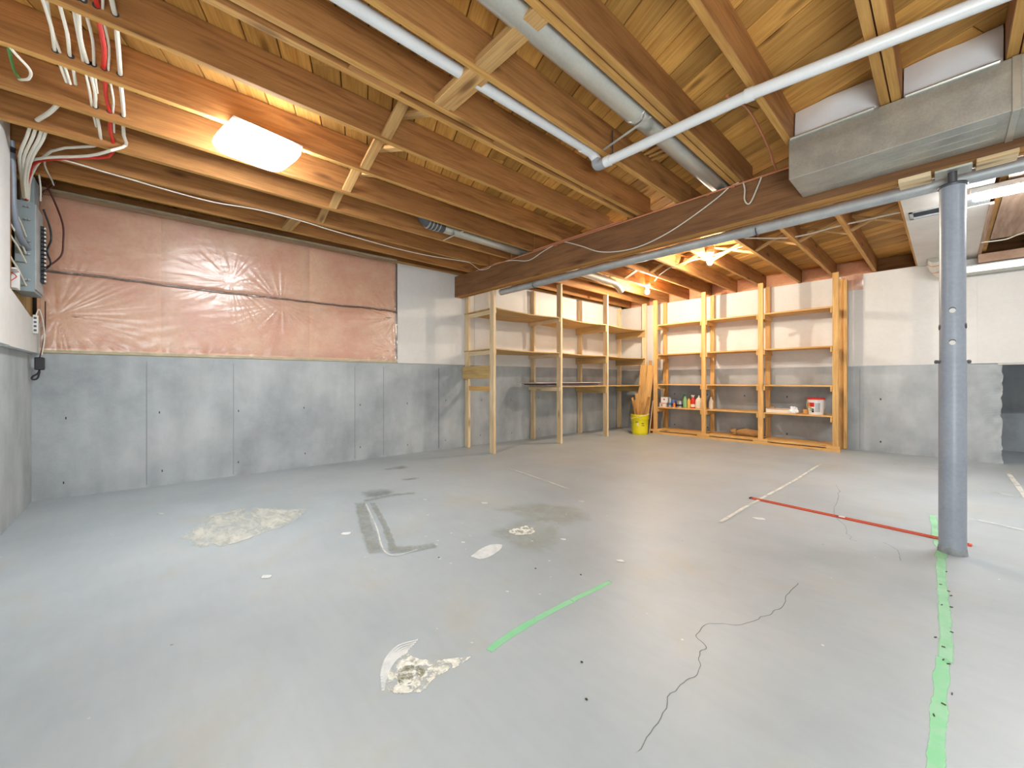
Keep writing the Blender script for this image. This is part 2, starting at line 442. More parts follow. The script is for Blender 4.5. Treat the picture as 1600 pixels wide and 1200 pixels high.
# insulation behind plastic
ins = thing('insulation_blanket', 'pink fibreglass batts behind clear plastic film on the back wall', 'insulation'); ins.matrix_world = MB
def quilt(name, y0, y1, z0, z1, par, m, sag=0.0, x=0.0, seed=0.0):
    ny = max(6, int((y1 - y0) / 0.04)); nz = max(6, int((z1 - z0) / 0.04)); bm = bmesh.new(); g = []
    for i in range(ny + 1):
        row = []
        for j in range(nz + 1):
            u, v = i / ny, j / nz
            y = y0 + u * (y1 - y0); z = z0 + v * (z1 - z0)
            e = min(u, 1 - u) * (y1 - y0); f = min(v, 1 - v) * (z1 - z0)
            puff = min(1, 0.35 + 0.65 * e / 0.04) * min(1, f / 0.06) ** 0.5
            h = x - 0.050 + 0.040 * puff + 0.016 * noise.noise(Vector((y * 3 + seed, z * 4, seed))) * puff
            if sag: z += sag * noise.noise(Vector((y * 1.3, seed, 3.1))) * (1 if (v < 0.02 or v > 0.98) else 0.6)
            row.append(bm.verts.new((h, y, z)))
        g.append(row)
    for i in range(ny):
        for j in range(nz): bm.faces.new((g[i][j], g[i + 1][j], g[i + 1][j + 1], g[i][j + 1]))
    return bm_obj(name, bm, m, par, smooth=True)
box('batt_backing', (-0.07, 0.0, 1.24), (-0.046, 3.08, 2.53), M['pink_insul'], ins)
ys = [0.02, 0.765, 2.04, 3.08]
for a, b2 in zip(ys, ys[1:]):
    quilt('insulation_batt', a, b2, 1.24, 1.872, ins, M['pink_insul'], 0.02, seed=a)
    quilt('insulation_batt', a, b2, 1.884, 2.53, ins, M['pink_insul'], 0.02, seed=a + 9)
# plastic film, wrinkled: creases fan out from staple points
bm = bmesh.new(); ny, nz = 420, 190; g = []
fans = [(1.30, 1.98, 0.95, 0.6), (0.12, 1.52, 0.7, 0.9), (3.06, 1.78, 0.75, 1.0), (3.05, 1.35, 0.5, 1.0), (1.75, 1.80, 0.6, 0.7)]
def ridge(v): return 1 - 2 * abs(noise.noise(v))
def seam_z(y): return 1.878 + 0.022 * noise.noise(Vector((y * 1.3, 0, 3.1))) + 0.006 * noise.noise(Vector((y * 9, 0, 3.1)))
for i in range(ny + 1):
    row = []
    for j in range(nz + 1):
        y = 0.02 + 3.06 * i / ny; z = 1.225 + 1.31 * j / nz
        h = 0.006 * noise.noise(Vector((y * 2, z * 2, 1.0)))
        for fy, fz, rad, am in fans:
            dy, dz = y - fy, z - fz; r = math.hypot(dy, dz) + 1e-4
            if r < rad:
                a = math.atan2(dz, dy)
                wgt = (1 - r / rad) * min(1, r / 0.12)
                h += 0.0065 * am * wgt * ridge(Vector((math.cos(a) * 6 + math.cos(a * 2) * 3, math.sin(a) * 9, fy * 3 + r * 1.1)))
        h += 0.0022 * noise.noise(Vector((y * 4, z * 15 - y * 4.0, 5.0))) * (1 if z < 2.15 else 0.3)
        h += 0.010 * max(0, 1 - (z - 1.225) / 0.16) * noise.noise(Vector((y * 13, z * 8, 8.0)))
        h -= 0.014 * math.exp(-((z - seam_z(y)) / 0.014) ** 2)
        row.append(bm.verts.new((0.012 + h, y, z)))
    g.append(row)
for i in range(ny):
    for j in range(nz): bm.faces.new((g[i][j], g[i + 1][j], g[i + 1][j + 1], g[i][j + 1]))
bm_obj('plastic_film', bm, M['poly'], ins, smooth=True, label='clear wrinkled vapour barrier film')
bm = bmesh.new(); prev = None
for i in range(161):
    y = 0.03 + 3.03 * i / 160; w_ = 0.005 + 0.006 * abs(noise.noise(Vector((y * 5, 2, 0)))); zz = seam_z(y)
    cur = (bm.verts.new((-0.008, y, zz - w_)), bm.verts.new((-0.008, y, zz + w_)))
    if prev: bm.faces.new((prev[0], cur[0], cur[1], prev[1]))
    prev = cur
bm_obj('batt_seam', bm, M['seam'], ins)
box('film_batten', (-0.01, 0.02, 1.203), (0.010, 3.08, 1.228), M['batten'], ins, 0.002)
box('film_header', (-0.02, 0.02, 2.53), (0.010, 3.08, 2.552), M['batten'], ins, 0.002)

# right wall: pony wall, broken off at its right end, drywall above running on over the recess
bm = bmesh.new(); nx = 60; nz = 46
def rough_x(z): return 0.433 + 0.022 * noise.noise(Vector((z * 9, 1.7, 0))) + 0.012 * noise.noise(Vector((z * 31, 4.1, 0)))
front, back = [], []
for i in range(nx + 1):
    f, bk = [], []
    for j in range(nz + 1):
        z = 1.176 * j / nz; u = i / nx
        X = -5.0 + (rough_x(z) + 5.0) * (1 - (1 - u) ** 2.2)
        d = max(0, (X - 0.16) / 0.27)
        y = YR + 0.02 * d * d * (0.6 + noise.noise(Vector((X * 14, z * 11, 0)))) 
        f.append(bm.verts.new((X, y, z))); bk.append(bm.verts.new((X + (0.02 * noise.noise(Vector((z * 12, 9, 0))) if i == nx else 0), YR + 0.25, z)))
    front.append(f); back.append(bk)
for i in range(nx):
    for j in range(nz):
        bm.faces.new((front[i][j], front[i + 1][j], front[i + 1][j + 1], front[i][j + 1]))
        bm.faces.new((back[i][j], back[i][j + 1], back[i + 1][j + 1], back[i + 1][j]))
for j in range(nz): bm.faces.new((front[nx][j], back[nx][j], back[nx][j + 1], front[nx][j + 1]))
for i in range(nx): bm.faces.new((front[i][nz], front[i + 1][nz], back[i + 1][nz], back[i][nz]))
wall_right = struct(bm_obj('wall_right', bm, M['conc']))
for x0, x1 in ((-4.7, -3.32), (-3.3195, -2.10), (-2.0995, -1.035), (-0.955, 0.24), (0.2403, 1.46), (1.463, 2.9)):
    box('drywall_sheet', (x0, YR - 0.012, 1.18), (x1, YR + 0.003, 2.462), M['drywall'], wall_right, 0.001)
box('drywall_edge', (-1.033, YR - 0.004, 1.18), (-0.957, YR + 0.01, 2.28), M['white_sheet'], wall_right)
box('stud_gap', (-1.012, YR - 0.0075, 1.2), (-1.006, YR - 0.003, 2.27), M['dark'], wall_right)
box('sill_plate', (0.40, YR + 0.003, 1.162), (2.9, YR + 0.14, 1.20), M['white_sheet'], wall_right)
for x in (-0.83, 0.02):
    pass
box('form_seam', (-0.836, YR - 0.0015, 0.02), (-0.832, YR + 0.004, 1.15), M['conc_rough'], wall_right)
bm = bmesh.new()
for x in (-4.2, -3.5, -2.9, -2.3, -1.7, -0.62, 0.02):
    for z in (0.14, 0.72): add_box(bm, (x - .008, YR - 0.0012, z - .012), (x + .008, YR + 0.004, z + .012))
o = bm_obj('tie_holes', bm, M['dark'], wall_right); o['kind'] = 'stuff'
# recess behind the broken end
struct(box('wall_recess', (0.2, 8.80, 0), (3.0, 9.0, 1.25), M['conc']))
struct(box('ceiling_recess', (0.2, YR + 0.14, 1.2), (3.0, 9.0, 1.26), M['backing']))

# left wall
bm = bmesh.new(); add_box(bm, (-5.3, YL - 0.2, 0), (3.0, YL, 1.2))
wall_left = struct(bm_obj('wall_left', bm, M['conc']))
box('drywall_sheet', (-3.99, YL, 1.20), (-1.2, YL + 0.045, 2.60), M['drywall'], wall_left, 0.001)
box('drywall_sheet', (-1.197, YL, 1.20), (3.0, YL + 0.045, 2.60), M['drywall'], wall_left, 0.001)
# lower piece beneath the panel with the sloping cut
bm = bmesh.new()
pf = [(-4.99, 1.195), (-3.99, 1.195), (-3.99, 1.56), (-4.12, 1.54), (-4.60, 1.455), (-4.99, 1.44)]
f0 = [bm.verts.new((x, YL, z)) for x, z in pf]; f1 = [bm.verts.new((x, YL + 0.045, z)) for x, z in pf]
bm.faces.new(f0); bm.faces.new(f1)
for i in range(len(pf)): bm.faces.new((f0[i], f0[(i + 1) % 6], f1[(i + 1) % 6], f1[i]))
bm_obj('drywall_sheet', bm, M['drywall'], wall_left)
box('backing_board', (-5.1, YL - 0.03, 1.4), (-3.9, YL - 0.008, 2.66), M['ply'], wall_left)
box('wall_stud', (-4.05, YL - 0.008, 1.5), (-4.012, YL + 0.04, 2.47), M['joist'], wall_left)
struct(box('wall_front', (2.9, -0.9, 0), (3.0, 9.0, 2.75), M['drywall']))
struct(box('wall_behind_left', (-5.3, YL - 0.24, 1.2), (3.0, YL - 0.2, 2.75), M['backing']))
struct(box('wall_behind_right', (-5.3, YR + 0.25, 1.2), (3.0, YR + 0.30, 2.75), M['backing']))

# ------------------------------------------------------------------ ceiling: deck planks, joists, bridging
bm = bmesh.new(); add_box(bm, (-5.35, -0.9, ZD + 0.021), (3.05, 9.05, ZD + 0.06))
ceiling = struct(bm_obj('ceiling', bm, M['dark_board']))
dx, dy = -0.924, 0.382; px_, py_ = 0.382, 0.924
X0, X1, Y0, Y1 = -5.2, 2.85, -0.85, 7.60
cs = [x * px_ + y * py_ for x in (X0, X1) for y in (Y0, Y1)]
s = min(cs); k = 0
while s < max(cs):
    ts = []
    for (bx, isx) in ((X0, 1), (X1, 1), (Y0, 0), (Y1, 0)):
        t = (bx - s * px_) / dx if isx else (bx - s * py_) / dy
        x, y = s * px_ + t * dx, s * py_ + t * dy
        if X0 - .001 <= x <= X1 + .001 and Y0 - .001 <= y <= Y1 + .001: ts.append(t)
    if len(ts) >= 2 and max(ts) - min(ts) > 0.2:
        a, b2 = min(ts), max(ts); cuts = [a]
        if b2 - a > 4.5:
            cuts.append(a + (b2 - a) * random.uniform(0.3, 0.7))
        cuts.append(b2)
        for c0, c1 in zip(cuts, cuts[1:]):
            z = ZD + 0.010 + random.uniform(0, 0.003)
            p0 = (s * px_ + (c0 + .002) * dx, s * py_ + (c0 + .002) * dy, z); p1 = (s * px_ + (c1 - .002) * dx, s * py_ + (c1 - .002) * dy, z)
            board('plank', p0, p1, 0.1375, 0.019, M['plank'], ceiling, bev=0.003)
    s += 0.143; k += 1

def edge_face(o, m):  # puts a second, paler material on faces that point down
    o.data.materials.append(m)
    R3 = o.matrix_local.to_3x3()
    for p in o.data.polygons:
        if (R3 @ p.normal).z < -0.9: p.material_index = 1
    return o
def joist(x0, x1, y0, y1, z0=ZJ, name='joist'):
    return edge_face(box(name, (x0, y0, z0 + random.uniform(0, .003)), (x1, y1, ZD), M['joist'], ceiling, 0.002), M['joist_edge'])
YB0, YB1 = 3.31, 3.44
fj = [(-4.498, -4.460), (-4.098, -4.060), (-3.686, -3.648), (-3.282, -3.244), (-2.853, -2.815), (-2.403, -2.365),
      (-1.985, -1.947), (-1.911, -1.873), (-1.554, -1.514), (-1.128, -1.089), (-1.085, -1.045), (-0.695, -0.657),
      (-0.250, -0.210), (-0.206, -0.166), (0.183, 0.221), (0.225, 0.263), (0.62, 0.658), (1.03, 1.068), (1.45, 1.488), (1.86, 1.898), (2.28, 2.318), (2.68, 2.718)]
for a, b2 in fj: joist(a, b2, -0.80, YB1 + random.uniform(0.0, 0.12))
bj = [-4.44, -4.03, -3.62, -3.235, -2.83, -2.42, -1.99, -1.555, -1.135, -0.70, -0.285, 0.26, 0.62, 1.03, 1.45, 1.86, 2.28, 2.68]
for x in bj: joist(x + .002, x + 0.040, YB0 + .02, YR + 0.14) if x > -1.9 else joist(x - .04, x - .002, YB0 + 0.02, YR + 0.14)
# bridging: pairs of crossed thin boards
def cross(xa, xb, y, n='bridging_board'):
    zb, zt = ZJ + 0.02, ZD - 0.02
    board(n, (xa, y, zb), (xb, y, zt), 0.064, 0.019, M['bridge'], ceiling)
    board(n, (xa, y + 0.075, zt), (xb, y + 0.075, zb), 0.064, 0.019, M['bridge'], ceiling)
cross(-2.365, -1.985, 1.11)
cross(-2.815, -2.403, 1.16); cross(-3.244, -2.853, 1.19); cross(-3.648, -3.282, 1.22); cross(-4.060, -3.686, 1.24)
for a, b2, y in ((-4.46, -4.098, 1.05), (-1.873, -1.554, 1.20), (-1.514, -1.128, 1.20)):
    board('blocking', (a, y, ZJ + 0.021), (b2, y, ZJ + 0.021), 0.092, 0.038, M['bridge'], ceiling)
board('blocking', (-1.87, 1.262, ZJ + .055), (-1.556, 1.262, ZJ + .055), 0.030, 0.09, M['bridge'], ceiling)
for k in range(3): box('spacer_block', (-1.9465, 0.72 + k * 0.9, ZJ), (-1.9115, 0.98 + k * 0.9, ZJ + .05), M['joist'], ceiling)
for a, b2 in zip(bj, bj[1:]):
    if -3.7 < a < -0.5: cross(a + 0.04 if a > -1.9 else a, b2 if b2 > -1.9 else b2 - .04, 5.25)
# scraps of deck hanging at the pipe penetration
for k in range(7):
    board('lath_strip', (-1.50 + k * .0, 2.62 + k * 0.035, ZD - .025 - .01 * (k % 3)), (-1.18, 2.54 + k * 0.06, ZD - .02), 0.025, 0.008, M['rough_wood'], ceiling)
# rim insulation between joists
def pillow(name, x0, x1, y, z0, z1, m, par, d=0.05, sgn=-1):
    bm = bmesh.new(); n = 7; g = []
    for i in range(n + 1):
        row = []
        for j in range(n + 1):
            u, v = i / n, j / n
            h = d * (math.sin(PI * u) * math.sin(PI * v)) ** 0.4 + 0.012 * noise.noise(Vector((u * 4 + x0 * 7, v * 4, 0)))
            row.append(bm.verts.new((x0 + u * (x1 - x0), y + sgn * h, z0 + v * (z1 - z0))))
        g.append(row)
    for i in range(n):
        for j in range(n): bm.faces.new((g[i][j], g[i + 1][j], g[i + 1][j + 1], g[i][j + 1]))
    return bm_obj(name, bm, m, par, smooth=True)
for a, b2 in zip(bj, bj[1:]):
    if b2 < -0.6: pillow('rim_insulation', a + (0.04 if a > -1.9 else 0), b2 - (0 if b2 > -1.9 else .04), YR + 0.03, ZJ - 0.01, ZD, M['pink_insul'], ceiling)
for a, b2 in zip(fj, fj[1:]):
    if b2[0] - a[1] > 0.1 and a[0] < 0: pillow('rim_insulation', a[1], b2[0], YL - 0.06, ZJ - 0.03, ZD, M['pink_insul'], ceiling, 0.09, 1)
box('rim_board', (-4.9, YR + 0.14, 2.40), (2.9, YR + 0.18, ZD), M['joist'], ceiling)
box('rim_board', (-5.1, YL - 0.19, 2.40), (2.9, YL - 0.15, ZD), M['joist'], ceiling)

# ------------------------------------------------------------------ built-up beam
bt = thing('support_beam', 'long brown built-up timber beam carrying the joists across the ceiling', 'beam')
for k in range(3):
    y = YB0 + k * 0.0435
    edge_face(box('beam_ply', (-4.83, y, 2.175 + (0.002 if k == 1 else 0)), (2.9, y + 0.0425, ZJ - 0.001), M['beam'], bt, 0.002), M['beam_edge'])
box('bearing_wrap', (-4.875, YB0 - 0.012, 2.165), (-4.832, YB1 + 0.01, ZJ + .02), M['grey_duct'], bt, 0.004, label='crumpled grey membrane round the beam end')

# ------------------------------------------------------------------ steel post
PX, PY = 0.018, 3.385
sp = thing('steel_post', 'grey blue round steel jack post standing under the beam at right', 'post', (PX, PY, 0))
def hollow(name, r, z0, z1, m, par, seg=40):
    return lathe(name, [(0, z0), (r, z0), (r, z1), (0, z1)], m, par, seg)
hollow('lower_tube', 0.0555, 0.0, 1.085, M['pole'], sp)
hollow('upper_tube', 0.0525, 1.085, 2.075, M['pole'], sp)
lathe('top_collar', [(0.0, 2.075), (0.058, 2.075), (0.061, 2.082), (0.058, 2.09), (0, 2.09)], M['steel'], sp)
lathe('jack_screw', [(0, 2.09), (0.019, 2.09), (0.019, 2.160), (0, 2.160)], M['steel'], sp, 16)
box('top_plate', (-0.070, -0.058, 2.160), (0.075, 0.062, 2.174), M['galv_light'], sp, 0.002)
tube('through_bolt', [(-0.060, -0.026, 1.084), (0.060, 0.026, 1.084)], 0.009, M['steel'], sp, 8)
for sx in (-1, 1): tube('bolt_head', [(0.058 * sx, 0.025 * sx, 1.084), (0.068 * sx, 0.029 * sx, 1.084)], 0.011, M['steel'], sp, 6)
for z, aa in ((1.37, -1.575), (1.19, -1.575), (1.28, -0.25), (1.28, -2.9)):   # punched adjustment holes facing the camera
    for a in (aa,):
        c, s_ = math.cos(a), math.sin(a)
        tube('punched_hole', [(0.049 * c, 0.049 * s_, z), (0.0535 * c, 0.0535 * s_, z)], 0.013, M['drywall'] if z != 1.28 else M['dark'], sp, 12)
        tube('hole_rim', [(0.049 * c, 0.049 * s_, z + 0.006), (0.0532 * c, 0.0532 * s_, z + 0.006)], 0.014, M['steel'], sp, 12)
# mortar splash at foot
bm = bmesh.new(); ring = []
for k in range(40):
    a = 2 * PI * k / 40; r = 0.0575
    h = 0.035 + 0.022 * noise.noise(Vector((math.cos(a) * 3, math.sin(a) * 3, 2)))
    ring.append((bm.verts.new((r * 1.06 * math.cos(a), r * 1.06 * math.sin(a), 0.0)), bm.verts.new((0.0562 * math.cos(a), 0.0562 * math.sin(a), h))))
for k in range(40):
    a, b2 = ring[k], ring[(k + 1) % 40]; bm.faces.new((a[0], b2[0], b2[1], a[1]))
bm_obj('mortar_splash', bm, M['concsplash'], sp, smooth=True)
# wood shims either side of plate
tag(box('wood_shim', (-0.20, YB0 - 0.004, 2.150), (-0.065, YB1 + 0.0, 2.1745), M['pine'], bev=.002), 'pale wood shim left of the steel post top, under the beam', 'block')
tag(box('wood_shim', (0.105, YB0 - 0.004, 2.155), (0.25, YB1 + 0.0, 2.1745), M['pine'], bev=.002), 'pale wood shim right of the steel post top, under the beam', 'block')

# ------------------------------------------------------------------ rectangular trunk duct
tdk = thing('trunk_duct', 'large rectangular galvanised steel duct hung in front of the beam', 'duct')
DX0, DY0, DY1, DZ0, DZ1 = -0.667, 2.942, 3.300, 2.22, 2.465
for x0, x1 in ((DX0, 0.205), (0.222, 1.45), (1.467, 2.89)):
    box('duct_section', (x0, DY0, DZ0), (x1, DY1, DZ1), M['galv'], tdk, 0.003)
for x in (0.2135, 1.4585): box('drive_cleat', (x - 0.014, DY0 - 0.006, DZ0 - 0.006), (x + 0.014, DY1 + 0.002, DZ1), M['galv_light'], tdk, 0.002)
for y in (3.03, 3.12, 3.21): box('crease', (DX0 + 0.12, y - 0.0012, DZ0 - 0.0015), (0.16, y + 0.0012, DZ0 + 0.001), M['galv'], tdk)
for x0, x1 in ((DX0 + 0.01, -0.272), (-0.15, 0.165), (0.28, 1.02)):
    tube('rolled_flange', [(x0, DY0 - 0.008, DZ1 - 0.002), (x1, DY0 - 0.008, DZ1 - 0.002)], 0.010, M['galv_light'], tdk, 8)
box('hanger_strap', (0.27, DY0 - 0.004, DZ0 - .004), (0.275, DY1, DZ1 + 0.1), M['galv_light'], tdk)

def sheet_panel(name, x0, x1, label, tw=0.0):
    bm = bmesh.new(); nx_, nz_ = 28, 14; F_, B_ = [], []
    for i in range(nx_ + 1):
        f, b_ = [], []
        for j in range(nz_ + 1):
            u, v = i / nx_, j / nz_
            x = x0 + u * (x1 - x0); z = DZ1 + 0.004 + v * (ZD - DZ1 - 0.008)
            y = DY0 + 0.045 + 0.014 * noise.noise(Vector((x * 7, z * 7, tw))) + 0.02 * (1 - u) ** 6 + 0.02 * v ** 5
            f.append(bm.verts.new((x, y, z))); b_.append(bm.verts.new((x, y + 0.02, z)))
        F_.append(f); B_.append(b_)
    for G in (F_, B_):
        for i in range(nx_):
            for j in range(nz_): bm.faces.new((G[i][j], G[i + 1][j], G[i + 1][j + 1], G[i][j + 1]))
    for i in range(nx_):
        for j in (0, nz_): bm.faces.new((F_[i][j], F_[i + 1][j], B_[i + 1][j], B_[i][j]))
    for j in range(nz_):
        for i in (0, nx_): bm.faces.new((F_[i][j], F_[i][j + 1], B_[i][j + 1], B_[i][j]))
    return tag(bm_obj(name, bm, M['film'], smooth=True), label, 'sheeting', 'white sheets tucked above the trunk duct')
sheet_panel('white_sheeting', -0.650, -0.255, 'white plastic sheeting above the free left end of the trunk duct', 1.0)
sheet_panel('white_sheeting', -0.160, 0.178, 'white plastic sheeting between doubled joists at the upper right corner', 5.0)
sheet_panel('white_sheeting', 0.27, 0.61, 'sliver of white sheeting at the right edge above the duct', 8.0)

# ------------------------------------------------------------------ drain pipe (white)
dp = thing('drain_pipe', 'white plastic drain pipe turning at an elbow below the joists', 'pipe')
r = 0.029
tube('pipe_run', [(-1.655, -0.6, 2.515), (-1.64, 1.0, 2.508), (-1.610, 2.16, 2.50)], r, M['pvc'], dp, 20)
tube('coupling', [(-1.612, 2.10, 2.50), (-1.608, 2.19, 2.50)], 0.034, M['pvc'], dp, 20)
tube('elbow', smooth_pts([(-1.608, 2.17, 2.50), (-1.606, 2.205, 2.492), (-1.60, 2.235, 2.468), (-1.597, 2.24, 2.445)]), 0.032, M['pvc'], dp, 20)
tube('elbow', smooth_pts([(-1.597, 2.24, 2.46), (-1.597, 2.24, 2.435), (-1.585, 2.245, 2.418), (-1.55, 2.243, 2.415), (-1.53, 2.243, 2.416)]), 0.0325, M['pvc_grey'], dp, 20, label='grey rubber elbow')
tube('pipe_run', [(-1.535, 2.242, 2.416), (-0.66, 2.26, 2.425), (-0.19, 2.335, 2.43), (0.9, 2.50, 2.44)], r, M['pvc'], dp, 20)
tube('coupling', [(-0.70, 2.258, 2.425), (-0.66, 2.262, 2.425)], 0.033, M['pvc'], dp, 20)
tube('coupling', [(-1.53, 2.242, 2.416), (-1.49, 2.242, 2.416)], 0.033, M['pvc'], dp, 20)
bm = bmesh.new(); add_tube(bm, [(-1.474, 2.243, 2.45), (-1.474, 2.243, 2.60)], 0.005, 6); bm_obj('hanger', bm, M['steel'], dp)

# ------------------------------------------------------------------ round ducts
rd = thing('round_duct', 'big round galvanised duct running between joists towards the beam', 'duct')
tube('duct_section', [(-1.215, -0.6, 2.545), (-1.215, 2.10, 2.545)], 0.078, M['galv_light'], rd, 36)
tube('duct_section', [(-1.215, 2.09, 2.545), (-1.235, 3.9, 2.55)], 0.0745, M['galv_light'], rd, 36)
tube('joint_bead', [(-1.215, 2.075, 2.545), (-1.215, 2.095, 2.545)], 0.081, M['galv_light'], rd, 36)
board('hanger_strap', (-1.515, 2.20, 2.475), (-1.13, 2.10, 2.462), 0.018, 0.002, M['galv_light'], rd)
sd = thing('small_round_duct', 'small round duct with dark open elbow between rear left joists', 'duct')
tube('duct_section', [(-3.47, 2.22, 2.535), (-3.475, 3.30, 2.53), (-3.475, 4.2, 2.53)], 0.056, M['galv_light'], sd, 28)
tube('elbow', smooth_pts([(-3.47, 2.24, 2.535), (-3.47, 2.16, 2.535), (-3.475, 2.08, 2.545), (-3.48, 2.02, 2.58), (-3.48, 2.00, 2.66)]), 0.060, M['steel'], sd, 24)
for y in (2.06, 2.10, 2.14, 2.18): tube('elbow_seam', [(-3.47, y, 2.537), (-3.47, y + 0.008, 2.536)], 0.064, M['galv_light'], sd, 24)
board('hanger_strap', (-3.65, 2.36, 2.472), (-3.285, 2.36, 2.472), 0.018, 0.002, M['galv_light'], sd)
bd = thing('flex_duct', 'white round duct with open end hanging beside rear left bare bulb', 'duct')
tube('duct_section', [(-3.40, 4.05, 2.46), (-3.41, 5.10, 2.455)], 0.054, M['galv_light'], bd, 28)
tube('duct_section', smooth_pts([(-3.41, 5.08, 2.455), (-3.41, 5.22, 2.45), (-3.42, 5.34, 2.425)]), 0.05, M['galv_light'], bd, 28, False)
tube('duct_mouth', smooth_pts([(-3.42, 5.33, 2.43), (-3.44, 5.42, 2.40), (-3.46, 5.50, 2.375)]), [0.046 + 0.002 * (k % 2) for k in range(13)], M['galv_light'], bd, 28, False)

# pipe hung behind the beam
gp = thing('grey_pipe', 'long pale grey pipe hung along the rear underside of the beam', 'pipe')
tube('pipe_run', [(-4.03, 3.508, 2.150), (-1.03, 3.502, 2.150)], 0.040, M['grey_duct'], gp, 24)
tube('pipe_run', [(-1.03, 3.502, 2.150), (2.85, 3.500, 2.150)], 0.040, M['grey_duct'], gp, 24)
tube('coupling', [(-1.10, 3.502, 2.150), (-1.02, 3.502, 2.150)], 0.044, M['grey_duct'], gp, 24)
for x in (-1.0, -3.4): tube('pipe_clip', [(x, 3.502 + .046 * math.sin(a), 2.150 - .046 * math.cos(a)) for a in [q * PI / 8 - PI / 2 for q in range(9)]], 0.005, M['steel'], gp, 6)

# copper lines
cp = thing('copper_pipe', 'thin copper water line clipped along the top edge of the beam', 'pipe')
tube('pipe_run', [(-4.3, YB0 - 0.012, 2.452), (-1.2, YB0 - 0.012, 2.456), (-0.68, YB0 - 0.014, 2.456)], 0.008, M['copper'], cp, 10)
tube('pipe_run', [(-3.2, YB0 - 0.030, 2.462), (-2.05, YB0 - 0.028, 2.464)], 0.008, M['copper'], cp, 10)
for x in (-3.6, -2.9, -1.30, -1.12): box('pipe_clip', (x, YB0 - .026, 2.440), (x + .03, YB0 - .0005, 2.448), M['copper'], cp)
tag(tube('copper_riser', smooth_pts([(-0.80, 2.30, 2.50), (-0.79, 2.6, 2.56), (-0.80, 3.0, 2.52), (-0.82, 3.28, 2.462)]), 0.007, M['copper']), 'short copper line sloping down to the beam left of the trunk duct', 'pipe')

# ------------------------------------------------------------------ ceiling dome lamp
def superell(h, n=32, e=0.42):
    out = []
    for k in range(n):
        a = 2 * PI * k / n; c_, s_ = math.cos(a), math.sin(a)
        out.append((h * math.copysign(abs(c_) ** e, c_), h * math.copysign(abs(s_) ** e, s_)))
    return out
def dome(name, cx_, cy_, strength, label, rz=0.0, cls='ceiling lamp', g=None):
    t = thing(name, label, cls, (cx_, cy_, 0), rz, g)
    h = 0.205; q = 0.10
    prof = [(0.98, ZJ - 0.018), (1.0, ZJ - 0.035), (0.92, ZJ - 0.062), (0.72, ZJ - 0.080), (0.4, ZJ - 0.090), (0, ZJ - 0.092)]
    base = superell(h); NB = len(base)
    bm = bmesh.new(); rings = []
    for s_, z in prof:
        rings.append([bm.verts.new((x * s_, y * s_, z)) for x, y in base] if s_ else [bm.verts.new((0, 0, z))])
    for a, b2 in zip(rings, rings[1:]):
        for k in range(NB):
            if len(b2) == 1: bm.faces.new((a[k], a[(k + 1) % NB], b2[0]))
            else: bm.faces.new((a[k], a[(k + 1) % NB], b2[(k + 1) % NB], b2[k]))
    m = bpy.data.materials.get('lamp_glass_%d' % int(strength)) or emis('lamp_glass_%d' % int(strength), (0.95, 0.985, 1.0, 1), strength)
    bm_obj('frosted_glass', bm, m, t, smooth=True)
    box('mount_plate', (-0.19, -0.19, ZJ - 0.018), (0.19, 0.19, ZJ - 0.002), M['white_plastic'], t, 0.003)
    return t
dome('dome_lamp', -2.93, 0.53, E_DOME, 'glowing square frosted glass ceiling lamp under the joists at upper left', PI / 20)
dome('dome_lamp', 0.85, 0.75, E_FILL, 'square frosted glass fill lamp added in the unseen part behind the camera', 0, g=None)  # this dome and the next are added fill, out of view
dome('dome_lamp', 1.5, 2.1, E_FILL, 'square frosted glass fill lamp added out of view beside the hidden side wall', 0, g=None)

# bare bulbs
def bulb(x, y, zj, label, gl=None):
    t = thing('bare_bulb_lamp', label, 'lamp', (x, y, zj), 0, None)
    lathe('junction_box', [(0, 0), (0.05, 0), (0.05, -0.03), (0, -0.03)], M['silver'], t, 8)
    lathe('socket', [(0, -0.03), (0.042, -0.03), (0.040, -0.045), (0.026, -0.06), (0.024, -0.075), (0, -0.075)], M['white_plastic'], t, 20)
    lathe('bulb', [(0, -0.075), (0.014, -0.075), (0.017, -0.095), (0.030, -0.120), (0.033, -0.140), (0.026, -0.162), (0.012, -0.174), (0, -0.176)],
          gl or BULB, t, 24)
    return t
BULB = emis('lit_bulb', (1.0, 0.84, 0.64, 1), E_BULB)
b1 = bulb(-1.95, 5.05, 2.55, 'glowing bare bulb on the ceiling near the middle of the wide shelving')
b2_ = bulb(-3.235, 5.90, 2.52, 'glowing bare bulb in the far left corner above the shelving', emis('brighter_bulb', (1.0, 0.87, 0.70, 1), E_BULB2))

# fluorescent fixture behind the beam, right
fl = thing('fluorescent_lamp', 'lit white fluorescent strip light at the right edge behind the post', 'ceiling lamp', (0.74, 4.72, 0), 0)
bm = bmesh.new(); add_box(bm, (-0.61, -0.05, 2.365), (0.61, 0.05, 2.402), 0.012)
bm_obj('diffuser', bm, emis('tube_diffuser', (0.95, 0.98, 1.0, 1), E_TUBE), fl)
box('fixture_body', (-0.625, -0.06, 2.402), (0.625, 0.06, 2.444), M['white_plastic'], fl, 0.003)

